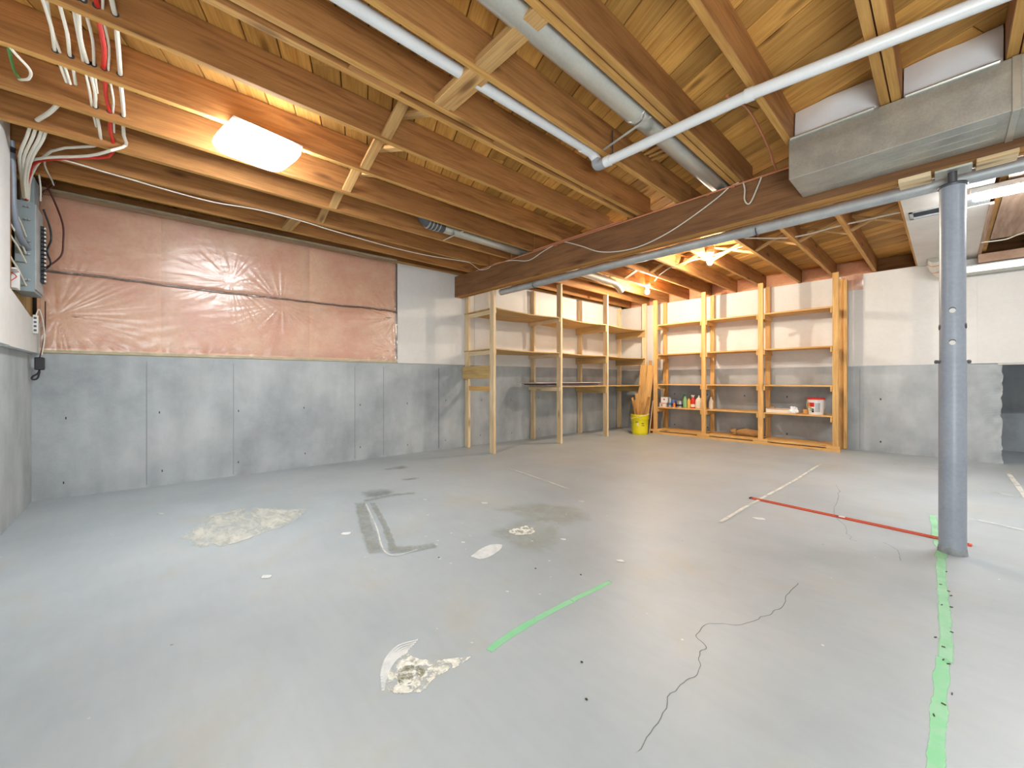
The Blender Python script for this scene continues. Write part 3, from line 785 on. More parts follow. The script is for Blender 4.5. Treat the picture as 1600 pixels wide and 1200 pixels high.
# ------------------------------------------------------------------ sheathing below joists, right
cs_ = thing('ceiling_sheet', 'white board fixed under the joists right of the open planks', 'panel')
zc0, zc1 = 2.445, 2.458
box('board_sheet', (-0.262, 3.53, zc0), (0.235, 4.935, zc1), M['white_sheet'], cs_, 0.001)
box('board_sheet', (-0.262, 5.16, zc0), (0.235, YR - 0.03, zc1), M['white_sheet'], cs_, 0.001)
box('board_edge', (-0.262, 4.935, zc0), (-0.235, 5.16, zc1), M['white_sheet'], cs_, 0.001)
box('board_edge', (0.005, 4.935, zc0), (0.03, 5.16, zc1), M['white_sheet'], cs_, 0.001)
box('grey_strip', (0.03, 4.935, zc0 + .004), (0.235, 5.16, zc1), M['grey_duct'], cs_, 0.001)  # grey strip in the gap to the right of the grille
gr = thing('air_grille', 'grey louvred air grille let into the white ceiling board', 'vent')
box('grille_frame', (-0.232, 4.94, 2.440), (0.003, 4.965, 2.452), M['grey_duct'], gr)
box('grille_frame', (-0.232, 5.13, 2.440), (0.003, 5.155, 2.452), M['grey_duct'], gr)
for x in (-0.232, -0.020): box('grille_frame', (x, 4.94, 2.440), (x + .023, 5.155, 2.452), M['grey_duct'], gr)
for k in range(8):
    y = 4.97 + k * 0.021
    board('louvre', (-0.208, y, 2.452), (-0.022, y, 2.452), 0.014, 0.002, M['steel'], gr, roll=0.6, bev=0)
box('grille_box', (-0.23, 4.94, 2.468), (0.0, 5.155, 2.50), M['dark'], gr)
box('ceiling_board_right', (0.30, 3.55, 2.455), (2.85, 6.55, 2.462), M['pinkwood'], ceiling)
tag(box('tie_strip', (0.236, 5.18, 2.438), (0.262, YR - 0.1, 2.462), M['pinkwood'], bev=.001), 'narrow wood strip along the right edge of the white ceiling board', 'trim')
box('opening_header', (0.24, 7.14, 2.34), (2.8, 7.30, 2.44), M['pinkwood'], ceiling)
box('opening_shade', (0.26, 6.55, ZD - 0.02), (2.8, 7.14, ZD - 0.005), M['dark'], ceiling)  # dark sheet standing in for the shade up inside the opening
tag(tube('ceiling_wire', smooth_pts([(0.24, 6.53, 2.438), (0.40, 6.56, 2.436), (0.48, 6.45, 2.44), (0.60, 6.3, 2.436), (0.9, 6.2, 2.436)]), 0.006, M['white_cable']), 'white wire stapled along the dark ceiling opening at far right', 'cable')
wd = thing('wall_duct', 'pale flat duct running along the top of the right wall behind the post', 'duct')
box('duct_section', (0.02, 7.17, 2.245), (2.8, YR - 0.015, 2.325), M['galv_light'], wd, 0.004)
box('duct_lip', (0.12, 7.165, 2.325), (2.8, YR - 0.02, 2.333), M['grey_duct'], wd)
tube('elbow', smooth_pts([(-0.10, 6.98, 2.44), (-0.105, 7.06, 2.40), (-0.09, 7.16, 2.345), (-0.03, 7.26, 2.295), (0.06, 7.28, 2.285)]), 0.062, M['galv_light'], wd, 24)
for p, q in (((-0.102, 7.05, 2.405), (-0.102, 7.058, 2.40)), ((-0.088, 7.155, 2.348), (-0.084, 7.163, 2.343))): tube('elbow_seam', [p, q], 0.066, M['copper'], wd, 24)

pp = thing('insulation_patch', 'small patch of pink insulation in plastic right of the wide shelving', 'insulation')
pillow('insulation_batt', -1.03, -0.80, YR - 0.014, 2.25, 2.465, M['pink_insul'], pp, 0.008)
o = pillow('plastic_film', -1.035, -0.795, YR - 0.024, 2.245, 2.467, M['poly'], pp, 0.012)

# ------------------------------------------------------------------ cables
def cable(pts, r, m, label, name='cable', sm=6): return tag(tube(name, smooth_pts(pts, sm), r, m, seg=8), label, 'cable')
cable([(-4.60, -0.50, 2.462), (-4.072, -0.468, 2.462), (-4.064, -0.164, 2.46), (-4.09, 0.135, 2.452), (-4.09, 0.422, 2.445), (-4.06, 0.72, 2.46), (-4.075, 1.07, 2.463),
       (-4.11, 1.38, 2.456), (-4.15, 1.96, 2.446), (-4.16, 2.45, 2.452), (-4.10, 2.907, 2.464), (-4.102, 3.06, 2.464), (-4.2, 3.28, 2.445), (-4.05, 3.298, 2.432), (-3.90, 3.298, 2.462),
       (-3.587, 3.298, 2.435), (-3.301, 3.298, 2.372), (-3.058, 3.298, 2.425), (-2.851, 3.296, 2.462)], 0.005, M['white_cable'], 'long thin white cable under the joists above the pink insulation')
cable([(-2.83, 3.296, 2.462), (-2.744, 3.298, 2.445), (-2.525, 3.298, 2.345), (-2.33, 3.298, 2.247), (-2.113, 3.298, 2.196), (-1.881, 3.298, 2.187), (-1.64, 3.298, 2.232),
       (-1.421, 3.298, 2.31), (-1.222, 3.298, 2.401), (-1.13, 3.298, 2.455), (-1.062, 3.295, 2.466)], 0.005, M['white_cable'], 'thin white cable drooping in a long curve across the beam face')
cable([(-1.035, 3.296, 2.464), (-1.024, 3.298, 2.40), (-1.026, 3.298, 2.33), (-1.006, 3.298, 2.288), (-0.98, 3.298, 2.30), (-0.935, 3.298, 2.40), (-0.91, 3.296, 2.463)], 0.005, M['white_cable'], 'short white cable loop hanging on the beam left of the trunk duct')
# cables threaded through the front joists
zc = 2.516
def thread(y, m, r, label, xe=-3.60, xs=-0.3, tail=None):
    xs_ = [xs]
    pts = [(xs, y, zc + 0.01)]
    for a, b2 in reversed(fj):
        if a < xs and a > xe - .05:
            pts.append((b2 + 0.012, y + random.uniform(-.004, .004), zc)); pts.append((a - 0.012, y, zc))
            pts.append((a - 0.21, y + random.uniform(-.012, .012), zc - random.uniform(0.0, 0.014)))
    pts = [p for p in pts if p[0] > xe]
    if tail: pts += tail
    return cable(pts, r, m, label, sm=3)
thread(-0.300, M['white_cable'], 0.007, 'leftmost white cable threaded through the joists above the breaker panel', -3.2)
thread(-0.252, M['white_cable'], 0.007, 'second white cable from the left through the joists', -3.2)
thread(-0.196, M['white_cable'], 0.008, 'white cable just left of the red cable through the joists', -3.7, tail=[(-3.76, -0.24, 2.50), (-3.95, -0.44, 2.47), (-4.30, -0.57, 2.40), (-4.42, -0.60, 2.25)])
thread(-0.178, M['white_cable'], 0.006, 'thin white cable against the red cable through the joists', -3.2)
thread(-0.141, M['red_cable'], 0.009, 'red cable threaded through the joists then dropping to the breaker panel', -3.66, tail=[(-3.80, -0.17, 2.475), (-3.95, -0.36, 2.455), (-4.12, -0.52, 2.44), (-4.28, -0.575, 2.40), (-4.36, -0.60, 2.32), (-4.37, -0.60, 2.24)])
thread(-0.086, M['white_cable'], 0.009, 'rightmost white cable through the joists, running back to the panel', -3.66, tail=[(-3.60, -0.15, 2.44), (-3.75, -0.26, 2.425), (-3.95, -0.46, 2.42), (-4.1, -0.56, 2.41), (-4.36, -0.62, 2.38)])
bm = bmesh.new()
for y, xe in ((-0.300, -3.2), (-0.252, -3.2), (-0.196, -3.6), (-0.178, -3.2), (-0.141, -3.6), (-0.086, -3.6)):
    for a, b2 in fj:
        if xe < a < -0.3: add_tube(bm, [(b2 - 0.001, y, zc), (b2 + 0.0012, y, zc)], 0.013, 12)
o = bm_obj('drilled_holes', bm, M['dark'], ceiling); o['kind'] = 'stuff'
thread(-0.284, M['white_cable'], 0.006, 'thin white cable paired with the leftmost threaded cable', -3.2)
thread(-0.212, M['white_cable'], 0.006, 'thin white cable left of the cable pair beside the red cable', -3.6)
thread(-0.126, M['white_cable'], 0.005, 'thinnest white cable hugging the right side of the red cable', -3.6)
cable([(-2.87, -0.47, 2.53), (-2.93, -0.44, 2.50), (-3.02, -0.405, 2.488), (-3.11, -0.42, 2.488), (-3.17, -0.45, 2.50), (-3.24, -0.47, 2.53)], 0.006, M['white_cable'], 'white cable loop at the top left corner of the picture')
cable([(-2.87, -0.455, 2.53), (-3.0, -0.46, 2.50), (-3.12, -0.465, 2.50), (-3.24, -0.468, 2.535)], 0.006, M['green_wire'], 'green wire at the top left corner of the picture')
cable([(-3.29, -0.33, 2.51), (-3.45, -0.39, 2.50), (-3.64, -0.46, 2.515)], 0.011, M['white_cable'], 'thick white cable slanting across one joist bay near the left wall')
for k, (dx_, dy_) in enumerate(((0, 0), (0.012, 0.022), (0.03, 0.045), (0.0, 0.062))):
    cable([(-3.70, -0.49 + dy_, 2.52), (-3.80, -0.52 + dy_, 2.47), (-3.98, -0.575 + dy_ * .8, 2.40), (-4.2 + dx_, -0.60 + dy_ * .4, 2.34), (-4.36 + dx_, -0.612 + dy_ * .3, 2.25)], 0.008, M['white_cable'],
          ['white cable nearest the grey conduit dropping to the breaker panel', 'second white cable right of the grey conduit', 'third white cable right of the grey conduit', 'outermost white cable of the bundle beside the grey conduit'][k])
cable([(-4.75, -0.53, 2.64), (-4.75, -0.502, 2.60), (-4.75, -0.522, 2.505), (-4.72, -0.575, 2.42), (-4.6, -0.56, 2.36)], 0.006, M['brown_cable'], 'dark brown wire curling above the breaker panel')
cable([(-4.72, -0.565, 2.53), (-4.75, -0.512, 2.382), (-4.75, -0.469, 2.218), (-4.75, -0.466, 2.08), (-4.75, -0.478, 1.963), (-4.73, -0.546, 1.86), (-4.60, -0.55, 1.83)], 0.006, M['brown_cable'], 'dark brown wire loop hanging over the pink insulation')
cable([(-4.55, -0.545, 2.25), (-4.60, -0.52, 2.14), (-4.62, -0.515, 2.05), (-4.58, -0.53, 1.95), (-4.60, -0.515, 1.86), (-4.5, -0.54, 1.78)], 0.006, M['black'], 'black wire hugging the breakers of the grey panel')
cable([(-4.46, -0.555, 2.47), (-4.48, -0.55, 2.38), (-4.46, -0.548, 2.28)], 0.005, M['white_cable'], 'short thin white wire entering the top of the panel')
# back bay cables
cable([(-0.29, 5.04, 2.50), (-0.72, 5.06, 2.505), (-1.12, 5.08, 2.50), (-1.47, 4.74, 2.50)], 0.008, M['white_cable'], 'white cable strung under the right back joists')
cable([(-1.55, 5.0, 2.50), (-1.93, 5.10, 2.50), (-2.4, 5.14, 2.49), (-2.75, 5.4, 2.49), (-3.0, 5.7, 2.49)], 0.007, M['white_cable'], 'white cable running between the two bare bulbs')

# ------------------------------------------------------------------ breaker panel
bp_ = thing('breaker_panel', 'grey electrical breaker panel in the drywall cut-out at far left', 'electrical panel')
box('panel_box', (-4.64, -0.652, 1.60), (-4.35, -0.562, 2.23), M['panel_grey'], bp_, 0.003)
box('panel_top_box', (-4.62, -0.640, 2.23), (-4.44, -0.575, 2.44), M['panel_grey'], bp_, 0.003)
box('dead_front', (-4.63, -0.562, 1.62), (-4.36, -0.556, 2.22), M['grey_duct'], bp_, 0.001)
for k in range(14):
    z = 1.70 + k * 0.030
    box('breaker', (-4.60, -0.556, z), (-4.52, -0.538, z + 0.025), M['black'], bp_, 0.002)
    b = box('breaker_switch', (-4.545, -0.538, z + 0.006), (-4.525, -0.530, z + 0.018), M['white_plastic'], bp_)
for z in (1.68, 1.86, 1.95, 2.10, 2.19):
    for y in (-0.585, -0.60):
        tube('cable_clamp', [(-4.35, y, z), (-4.335, y, z)], 0.007, M['silver'], bp_, 10)
cd = thing('conduit', 'thick grey conduit bending down into the breaker panel', 'conduit')
tube('conduit_run', smooth_pts([(-4.02, -0.618, 2.50), (-4.06, -0.618, 2.30), (-4.08, -0.617, 2.10), (-4.13, -0.61, 1.98), (-4.22, -0.60, 1.92), (-4.35, -0.592, 1.90)]), 0.018, M['conduit'], cd, 16)
lathe('conduit_cap', [(0, 0), (0.021, 0), (0.021, 0.03), (0, 0.03)], M['black'], cd, 16, (-4.02, -0.618, 2.425))
for z0, y0, z1, k in ((2.0, -0.630, 1.86, 0), (1.93, -0.632, 1.80, 1), (1.80, -0.634, 1.64, 2), (2.12, -0.628, 1.98, 3)):
    cable([(-4.03, y0, z0 + 0.1), (-4.06, y0, z0), (-4.2, y0 + 0.02, (z0 + z1) / 2), (-4.345, -0.60, z1)], 0.005, M['white_cable'],
          ['thin white wire entering the panel just below the conduit', 'thin white wire entering the lower half of the panel side', 'lowest thin white wire curving into the bottom of the panel', 'topmost thin white wire entering the panel side'][k])
jb = thing('open_outlet_box', 'small open junction box with exposed wires beside the panel', 'junction box')
box('box_back', (-4.16, -0.660, 1.58), (-4.06, -0.655, 1.70), M['navy'], jb)
box('box_rim', (-4.165, -0.655, 1.695), (-4.055, -0.60, 1.703), M['white_plastic'], jb)
box('box_rim', (-4.165, -0.655, 1.575), (-4.055, -0.60, 1.583), M['white_plastic'], jb)
box('box_rim', (-4.165, -0.655, 1.583), (-4.157, -0.60, 1.695), M['white_plastic'], jb)
tube('red_wire', smooth_pts([(-4.10, -0.65, 1.6), (-4.09, -0.62, 1.63), (-4.12, -0.61, 1.66), (-4.10, -0.64, 1.69)]), 0.0025, M['red_cable'], jb, 6)
ps = thing('power_strip', 'white power strip fixed upright below the breaker panel', 'power strip')
box('strip_body', (-4.72, -0.615, 1.335), (-4.68, -0.588, 1.475), M['white_plastic'], ps, 0.004)
for k in range(4): box('socket', (-4.679, -0.608, 1.35 + k * .031), (-4.677, -0.594, 1.366 + k * .031), M['steel'], ps)
tube('power_cord', smooth_pts([(-4.70, -0.60, 1.475), (-4.71, -0.585, 1.52), (-4.76, -0.57, 1.42), (-4.80, -0.57, 1.30), (-4.82, -0.585, 1.18)]), 0.004, M['white_cable'], ps, 6)
pa = thing('power_adapter', 'black power adapter hanging at the corner under the white strip', 'adapter')
box('adapter_body', (-4.88, -0.625, 1.06), (-4.82, -0.575, 1.16), M['black'], pa, 0.006)
tube('cord_loop', smooth_pts([(-4.85, -0.60, 1.06), (-4.85, -0.612, 1.03), (-4.85, -0.635, 1.01), (-4.85, -0.64, 0.99), (-4.85, -0.625, 0.985), (-4.85, -0.61, 1.0), (-4.85, -0.60, 1.05)]), 0.006, M['black'], pa, 8)
tube('cord', smooth_pts([(-4.85, -0.60, 1.16), (-4.85, -0.585, 1.25), (-4.83, -0.57, 1.4), (-4.8, -0.565, 1.6)]), 0.004, M['brown_cable'], pa, 6)

# ------------------------------------------------------------------ shelving along the back wall
s1 = thing('wall_shelving', 'pale pine stud shelving with sagging plywood shelves along the back wall', 'shelving'); s1.matrix_world = MB
frames = [4.115, 5.43, 6.63, 7.88]
fx = [0.70, 0.690, 0.672, 0.66]
for i, (y, x) in enumerate(zip(frames, fx)):
    box('post', (x - 0.045, y - 0.019, 0), (x + 0.045, y + 0.019, 2.468), M['pine'], s1, 0.002)
    box('post', (0.016, y + 0.03 - 0.019, 0), (0.104, y + 0.03 + 0.019, 2.468), M['pine'], s1, 0.002)
def sag_board(name, y0, y1, x0, x1, z, sag, m, th=0.014, xx=None):
    bm = bmesh.new(); n = 12; T, Bq = [], []
    for i in range(n + 1):
        u = i / n; zz = z - sag * math.sin(PI * u); y = (u - 0.5) * (y1 - y0)
        xe = x1 if xx is None else x1 + (xx - x1) * u
        T.append((bm.verts.new((y, -x0, zz)), bm.verts.new((y, -xe, zz)))); Bq.append((bm.verts.new((y, -x0, zz - th)), bm.verts.new((y, -xe, zz - th))))
    for i in range(n):
        bm.faces.new((T[i][0], T[i + 1][0], T[i + 1][1], T[i][1])); bm.faces.new((Bq[i][0], Bq[i][1], Bq[i + 1][1], Bq[i + 1][0]))
        for k in (0, 1): bm.faces.new((T[i][k], T[i + 1][k], Bq[i + 1][k], Bq[i][k]))
    for i in (0, n): bm.faces.new((T[i][0], T[i][1], Bq[i][1], Bq[i][0]))
    mw = Matrix.Translation((0, (y0 + y1) / 2, 0)) @ Matrix.Rotation(PI / 2, 4, 'Z')
    return bm_obj(name, bm, m, s1, mw)
for z, sg in ((1.955, 0.022), (1.408, 0.012)):
    for i in range(3): sag_board('shelf', frames[i] - (0.0 if i == 0 else -0.001), frames[i + 1] - 0.001, 0.012, fx[i] + 0.03, z, sg, M['ply'], 0.014, fx[i + 1] + 0.03)
for i in (1, 2): sag_board('shelf', frames[i] + .001, frames[i + 1] - 0.001, 0.012, fx[i] + 0.02, 0.888, 0.004, M['ply'], 0.014, fx[i + 1] + .02)
for i, (y, x) in enumerate(zip(frames, fx)):
    for z in (1.938, 1.392) + ((0.872,) if i else ()):
        hgt = 0.115 if (i in (2, 3)) else 0.06
        o_ = 0.0585 if i == 0 else 0
        box('cleat', (0.02, y - 0.039 + o_, z - hgt), (x + 0.03, y - 0.0195 + o_, z - 0.001), M['ply'] if i > 1 else M['pine'], s1, 0.001)
box('end_board', (-0.0 + 0.013, frames[0] - 0.032, 0.998), (0.66, frames[0] - 0.0195, 1.178), M['ply'], s1, 0.001)
box('cleat', (0.11, frames[0] + 0.02, 0.83), (0.652, frames[0] + 0.04, 0.895), M['amber'], s1, 0.001)
# thin panels on the low shelf
g = 'thin panels on the low shelf'
for k, (lo, hi, z, m, lb) in enumerate(((((0.10, 5.25)), ((0.60, 6.55)), 0.889, 'trans', 'lowest pearly thin panel on the low back shelf'),
        (((0.12, 5.20)), ((0.62, 6.50)), 0.9045, 'navy', 'dark middle thin panel on the low back shelf'),
        (((0.16, 5.12)), ((0.58, 6.46)), 0.9195, 'rough_wood', 'thin wooden panel sandwiched in the stack on the low back shelf'),
        (((0.14, 5.02)), ((0.60, 6.60)), 0.932, 'trans', 'topmost pale thin panel on the low back shelf'))):
    c = box('thin_panel', (lo[0], lo[1], z), (hi[0], hi[1], z + 0.013), M[m], None, 0.004, mw=MB)
    tag(c, lb, 'panel', g)

# ------------------------------------------------------------------ shelving along the right wall
s2 = thing('wide_shelving', 'wide amber pine shelving of three bays against the right wall', 'shelving')
px2 = [-3.665, -2.795, -1.945, -1.040]
YF, YK = 6.965, 7.335
for i, x in enumerate(px2):
    box('post', (x - 0.034, YF, 0.012), (x + 0.034, YF + 0.038, (2.46, 2.467, 2.467, 2.455)[i]), M['amber'], s2, 0.002)
    box('post', (x - 0.034, YK, 0.012), (x + 0.034, YK + 0.038, (2.467, 2.467, 2.467, 2.43)[i]), M['amber'], s2, 0.002)
box('post', (-0.998, YK - 0.06, 0.012), (-0.960, YK + 0.02, 2.40), M['amber'], s2, 0.002)
for z in (2.000, 1.456, 0.910, 0.488):
    for i in range(3):
        a, b2 = px2[i] + 0.036, px2[i + 1] - 0.036
        box('shelf_board', (a, YF + 0.012, z - 0.021), (b2, YF + 0.198, z), M['amber'], s2, 0.0015)
        box('shelf_board', (a, YF + 0.203, z - 0.021), (b2, YK + 0.035, z), M['amber'], s2, 0.0015)
        for xx in (a + 0.001, b2 - 0.021):
            box('cleat', (xx, YF + 0.002, z - 0.088), (xx + 0.019, YK + 0.036, z - 0.0215), M['amber'], s2, 0.001)
box('base_rail', (-3.70, YF - 0.020, 0), (-0.985, YF + 0.020, 0.036), M['amber'], s2, 0.002)
box('base_rail', (-3.70, YK, 0), (-0.985, YK + 0.040, 0.011), M['amber'], s2, 0.001)
for i in range(3):
    a, b2 = px2[i] + 0.036, px2[i + 1] - 0.036
    box('bottom_board', (a - 0.0, YF + 0.003, 0.062), (b2, YK + 0.033, 0.082), M['amber'], s2, 0.0015)
for x in px2:
    box('base_block', (x - 0.10, YF - 0.020, 0.037), (x + 0.10 if x < -1.2 else x + 0.05, YF - 0.001, 0.075), M['amber'], s2, 0.0015)
for i in range(3): box('base_lip', (px2[i] + 0.10, YF - 0.018, 0.050), (px2[i + 1] - 0.10, YF + 0.002, 0.078), M['amber'], s2, 0.0015)
def brace(x, side=1):
    board('knee_brace', (x, YF + 0.05, 1.90), (x, YF + 0.16, 1.80), 0.02, 0.03, M['amber'], s2)
for x in px2[1:3]: brace(x)

# ------------------------------------------------------------------ things on the shelves
ZS = 0.489
def printbox(name, x0, x1, y0, y1, z, h, m, label, prints=(), cat='box', grp=None):
    t = thing(name, label, cat, ((x0 + x1) / 2, (y0 + y1) / 2, z), 0, grp)
    X, Y = (x1 - x0) / 2, (y1 - y0) / 2
    box('carton', (-X, -Y, 0), (X, Y, h), m, t, 0.002)
    for (u0, u1, v0, v1, pm) in prints:
        box('printed_label', (-X + u0 * 2 * X, -Y - 0.0012, v0 * h), (-X + u1 * 2 * X, -Y + 0.001, v1 * h), M[pm], t)
    return t
printbox('carton', -3.62, -3.50, 7.05, 7.17, ZS, 0.075, M['white_plastic'], 'lower white and pink carton at the left end of the stocked shelf', ((0.05, 0.95, 0.8, 0.98, 'red'), (0.2, 0.5, 0.2, 0.6, 'silver')), grp='goods on the left bay shelf')
printbox('carton', -3.60, -3.47, 7.06, 7.18, ZS + 0.0755, 0.10, M['white_plastic'], 'upper white carton with a black dot, stacked at the left end', ((0.4, 0.58, 0.5, 0.72, 'black'),), grp='goods on the left bay shelf')
def can(x, y, z, r_, h, body, band, label, lid='silver', cat='can'):
    t = thing('paint_can', label, cat, (x, y, z), 0, 'goods on the left bay shelf')
    lathe('can_body', [(0, 0), (r_, 0), (r_, h), (r_ - 0.003, h + 0.002), (r_ - 0.006, h - 0.006), (0, h - 0.006)], M[body], t)
    lathe('can_label', [(r_ + 0.001, h * 0.2), (r_ + 0.001, h * 0.5)], M[band], t)
    lathe('can_rim', [(r_ + 0.001, h), (r_ + 0.003, h + .003), (r_, h + 0.006), (r_ - .004, h + 0.003)], M[lid], t)
    tube('bail_handle', smooth_pts([(-r_, -0.002, h * .8), (-r_ * .8, -r_ * .7, h * .55), (0, -r_ * 1.05, h * .45), (r_ * .8, -r_ * .7, h * .55), (r_, -0.002, h * .8)]), 0.0018, M['steel'], t, 6)
    return t
can(-3.405, 7.16, ZS, 0.058, 0.135, 'blue', 'navy', 'blue and dark paint can beside the white cartons')
can(-3.44, 7.09, ZS, 0.032, 0.16, 'silver', 'blue', 'slim silver can squeezed right of the white cartons')
lathe('orange_tin', [(0, 0), (0.022, 0), (0.022, 0.06), (0.012, 0.07), (0.012, 0.085), (0, 0.085)], M['orange'], None, 20, (-3.345, 7.06, ZS))
tag(bpy.data.objects['orange_tin'], 'little orange bottle in front of the blue can', 'bottle', 'goods on the left bay shelf')
can(-3.270, 7.12, ZS, 0.060, 0.115, 'silver', 'navy', 'wide silver paint can with a dark label in the middle of the left bay')
def bottle(x, y, z, prof, m, label, cap=None, name='bottle', spray=None, lab=None, sx=1.0):
    t = thing(name, label, 'bottle', (x, y, z), 0, 'goods on the left bay shelf')
    lathe('bottle_body', prof, M[m], t, 24, sx=sx)
    zt = prof[-1][1]
    if cap: lathe('bottle_cap', [(0, zt), (0.014, zt), (0.014, zt + 0.02), (0, zt + 0.02)], M[cap], t, 16)
    if spray:
        box('trigger_head', (-0.035, -0.012, zt + 0.018), (0.022, 0.012, zt + 0.040), M[spray], t, 0.003)
        board('trigger', (-0.022, 0, zt + 0.02), (-0.034, 0, zt - 0.012), 0.008, 0.006, M[spray], t)
    if lab:
        z0, z1, lm = lab; rr = max(p[0] for p in prof) + 0.001
        lathe('bottle_label', [(rr, z0), (rr, z1)], M[lm], t, 24, sx=sx)
    return t
bottle(-3.165, 7.10, ZS, [(0, 0), (0.034, 0), (0.037, 0.01), (0.037, 0.12), (0.030, 0.16), (0.013, 0.19), (0.012, 0.205)], 'green', 'pale green spray bottle with dark green trigger', 'dgreen', spray='dgreen')
bottle(-3.098, 7.10, ZS, [(0, 0), (0.025, 0), (0.026, 0.01), (0.026, 0.135), (0.014, 0.15)], 'ylabel', 'slim yellow bottle between the green and the red bottles', 'ylabel')
bottle(-3.030, 7.12, ZS, [(0, 0), (0.042, 0), (0.045, 0.01), (0.045, 0.14), (0.030, 0.17), (0.014, 0.19)], 'red', 'red spray bottle with pale trigger', 'white_plastic', spray='cream', lab=(0.02, 0.07, 'cream'))
def jug(x, y, z, r_, h, label, sx=1.0):
    t = bottle(x, y, z, [(0, 0), (r_ * .95, 0), (r_, 0.012), (r_, h * .62), (r_ * .7, h * .82), (0.018, h * .92), (0.017, h)], 'cream', label, 'white_plastic', 'jug', sx=sx)
    tube('jug_handle', smooth_pts([(r_ * .6 * sx, -r_ * .3, h * .85), (r_ * 1.0 * sx, -r_ * .5, h * .78), (r_ * .95 * sx, -r_ * .5, h * .55)]), 0.008, M['cream'], t, 8)
    return t
jug(-2.925, 7.10, ZS, 0.058, 0.205, 'large cream white jug just left of the second shelving post')
jug(-2.732, 7.12, ZS, 0.034, 0.185, 'narrow white jug just right of the second shelving post')
# right bay
t = thing('white_tub', 'white tub with red lid and colourful label in the right bay', 'bucket', (-1.285, 7.13, ZS), 0.15)
lathe('tub_body', [(0, 0), (0.088, 0), (0.100, 0.20), (0.103, 0.20), (0.103, 0.212), (0, 0.212)], M['white_plastic'], t, 32)
lathe('tub_lid', [(0, 0.212), (0.105, 0.212), (0.107, 0.232), (0.100, 0.238), (0, 0.238)], M['red'], t, 32)
def patch(name, z0, z1, a0, a1, rr0, rr1, m, par):
    bm = bmesh.new(); n = 8; A, B2 = [], []
    for i in range(n + 1):
        a = a0 + (a1 - a0) * i / n
        A.append(bm.verts.new((rr0 * math.cos(a), rr0 * math.sin(a), z0))); B2.append(bm.verts.new((rr1 * math.cos(a), rr1 * math.sin(a), z1)))
    for i in range(n): bm.faces.new((A[i], A[i + 1], B2[i + 1], B2[i]))
    return bm_obj(name, bm, M[m], par, smooth=True)
rr = lambda z: 0.0895 + 0.012 * z / 0.2
for z0, z1, a0, a1, m in ((0.11, 0.17, -2.35, -1.75, 'red'), (0.12, 0.17, -2.95, -2.36, 'orange'), (0.09, 0.118, -2.9, -2.3, 'ylabel'), (0.03, 0.085, -2.1, -1.8, 'navy'), (0.05, 0.10, -2.35, -2.12, 'green')):
    patch('printed_label', z0, z1, a0, a1, rr(z0), rr(z1), m, t)
patch('printed_label', 0.04, 0.165, -1.65, -1.05, rr(.04), rr(.165), 'silver', t)
tube('tub_handle', smooth_pts([(-0.103, -0.01, 0.19), (-0.10, -0.06, 0.10), (-0.06, -0.10, 0.07), (0, -0.115, 0.065), (0.06, -0.10, 0.07), (0.10, -0.06, 0.10), (0.103, -0.01, 0.19)]), 0.0025, M['white_plastic'], t, 6)
printbox('flat_carton', -1.885, -1.575, 7.00, 7.18, ZS, 0.062, M['cream'], 'long flat cream carton lying in the right bay', ((0.05, 0.95, 0.85, 0.95, 'brownmid'),))
bpy.data.objects['flat_carton'].rotation_euler.z = 0.06
tag(box('timber_block', (-1.44, 7.14, ZS), (-1.385, 7.32, ZS + 0.06), M['rough_wood'], bev=.002), 'small wood block behind the white tub', 'block')
def crumple(name, loc, rad, m, label, cat, sq=(1, 1, 1), amp=0.35, seed=0, sub=3):
    bm = bmesh.new(); bmesh.ops.create_icosphere(bm, subdivisions=sub, radius=1)
    for v in bm.verts:
        n_ = noise.noise(v.co * 1.7 + Vector((seed, 0, 0))) + 0.5 * abs(noise.noise(v.co * 4 + Vector((seed, 3, 0))))
        v.co = Vector([v.co[i] * rad * sq[i] * (1 + amp * n_) for i in range(3)])
        v.co.z = max(v.co.z, -rad * sq[2] * 0.7)
    o = bm_obj(name, bm, m, None, Matrix.Translation((loc[0], loc[1], loc[2] + rad * sq[2] * 0.7)))
    return tag(o, label, cat)
crumple('crumpled_paper', (-1.535, 7.03, ZS), 0.055, M['film'], 'crumpled white paper hanging at the shelf edge beside the flat carton', 'paper', (0.9, 0.8, 1.1), 0.6, 2)
crumple('brown_bag', (-1.86, 7.23, ZS), 0.05, M['card'], 'small brown bag behind the flat carton', 'bag', (1, 1, 1), 0.5, 5)
rb = thing('paper_roll', 'crumpled brown paper roll on the bottom board of the middle bay', 'paper', (-2.14, 7.12, 0.083), 0.12)
bm = bmesh.new(); add_tube(bm, [(-0.19, 0.0, 0.05), (-0.14, 0, 0.055), (-0.05, 0, 0.062), (0.06, 0, 0.055), (0.16, 0, 0.05)], [0.028, 0.045, 0.058, 0.052, 0.045], 14)
for v in bm.verts: v.co += Vector((0, 0, 1)) * 0.012 * noise.noise(v.co * 20); v.co.z = max(v.co.z, 0)
bm_obj('rolled_paper', bm, M['card'], rb)
bm = bmesh.new(); bmesh.ops.create_icosphere(bm, subdivisions=2, radius=0.05)
for v in bm.verts: v.co *= 1 + 0.6 * noise.noise(v.co * 30); v.co += Vector((-0.22, 0.0, 0.055)); v.co.z = max(v.co.z, 0)
bm_obj('torn_end', bm, M['card'], rb)

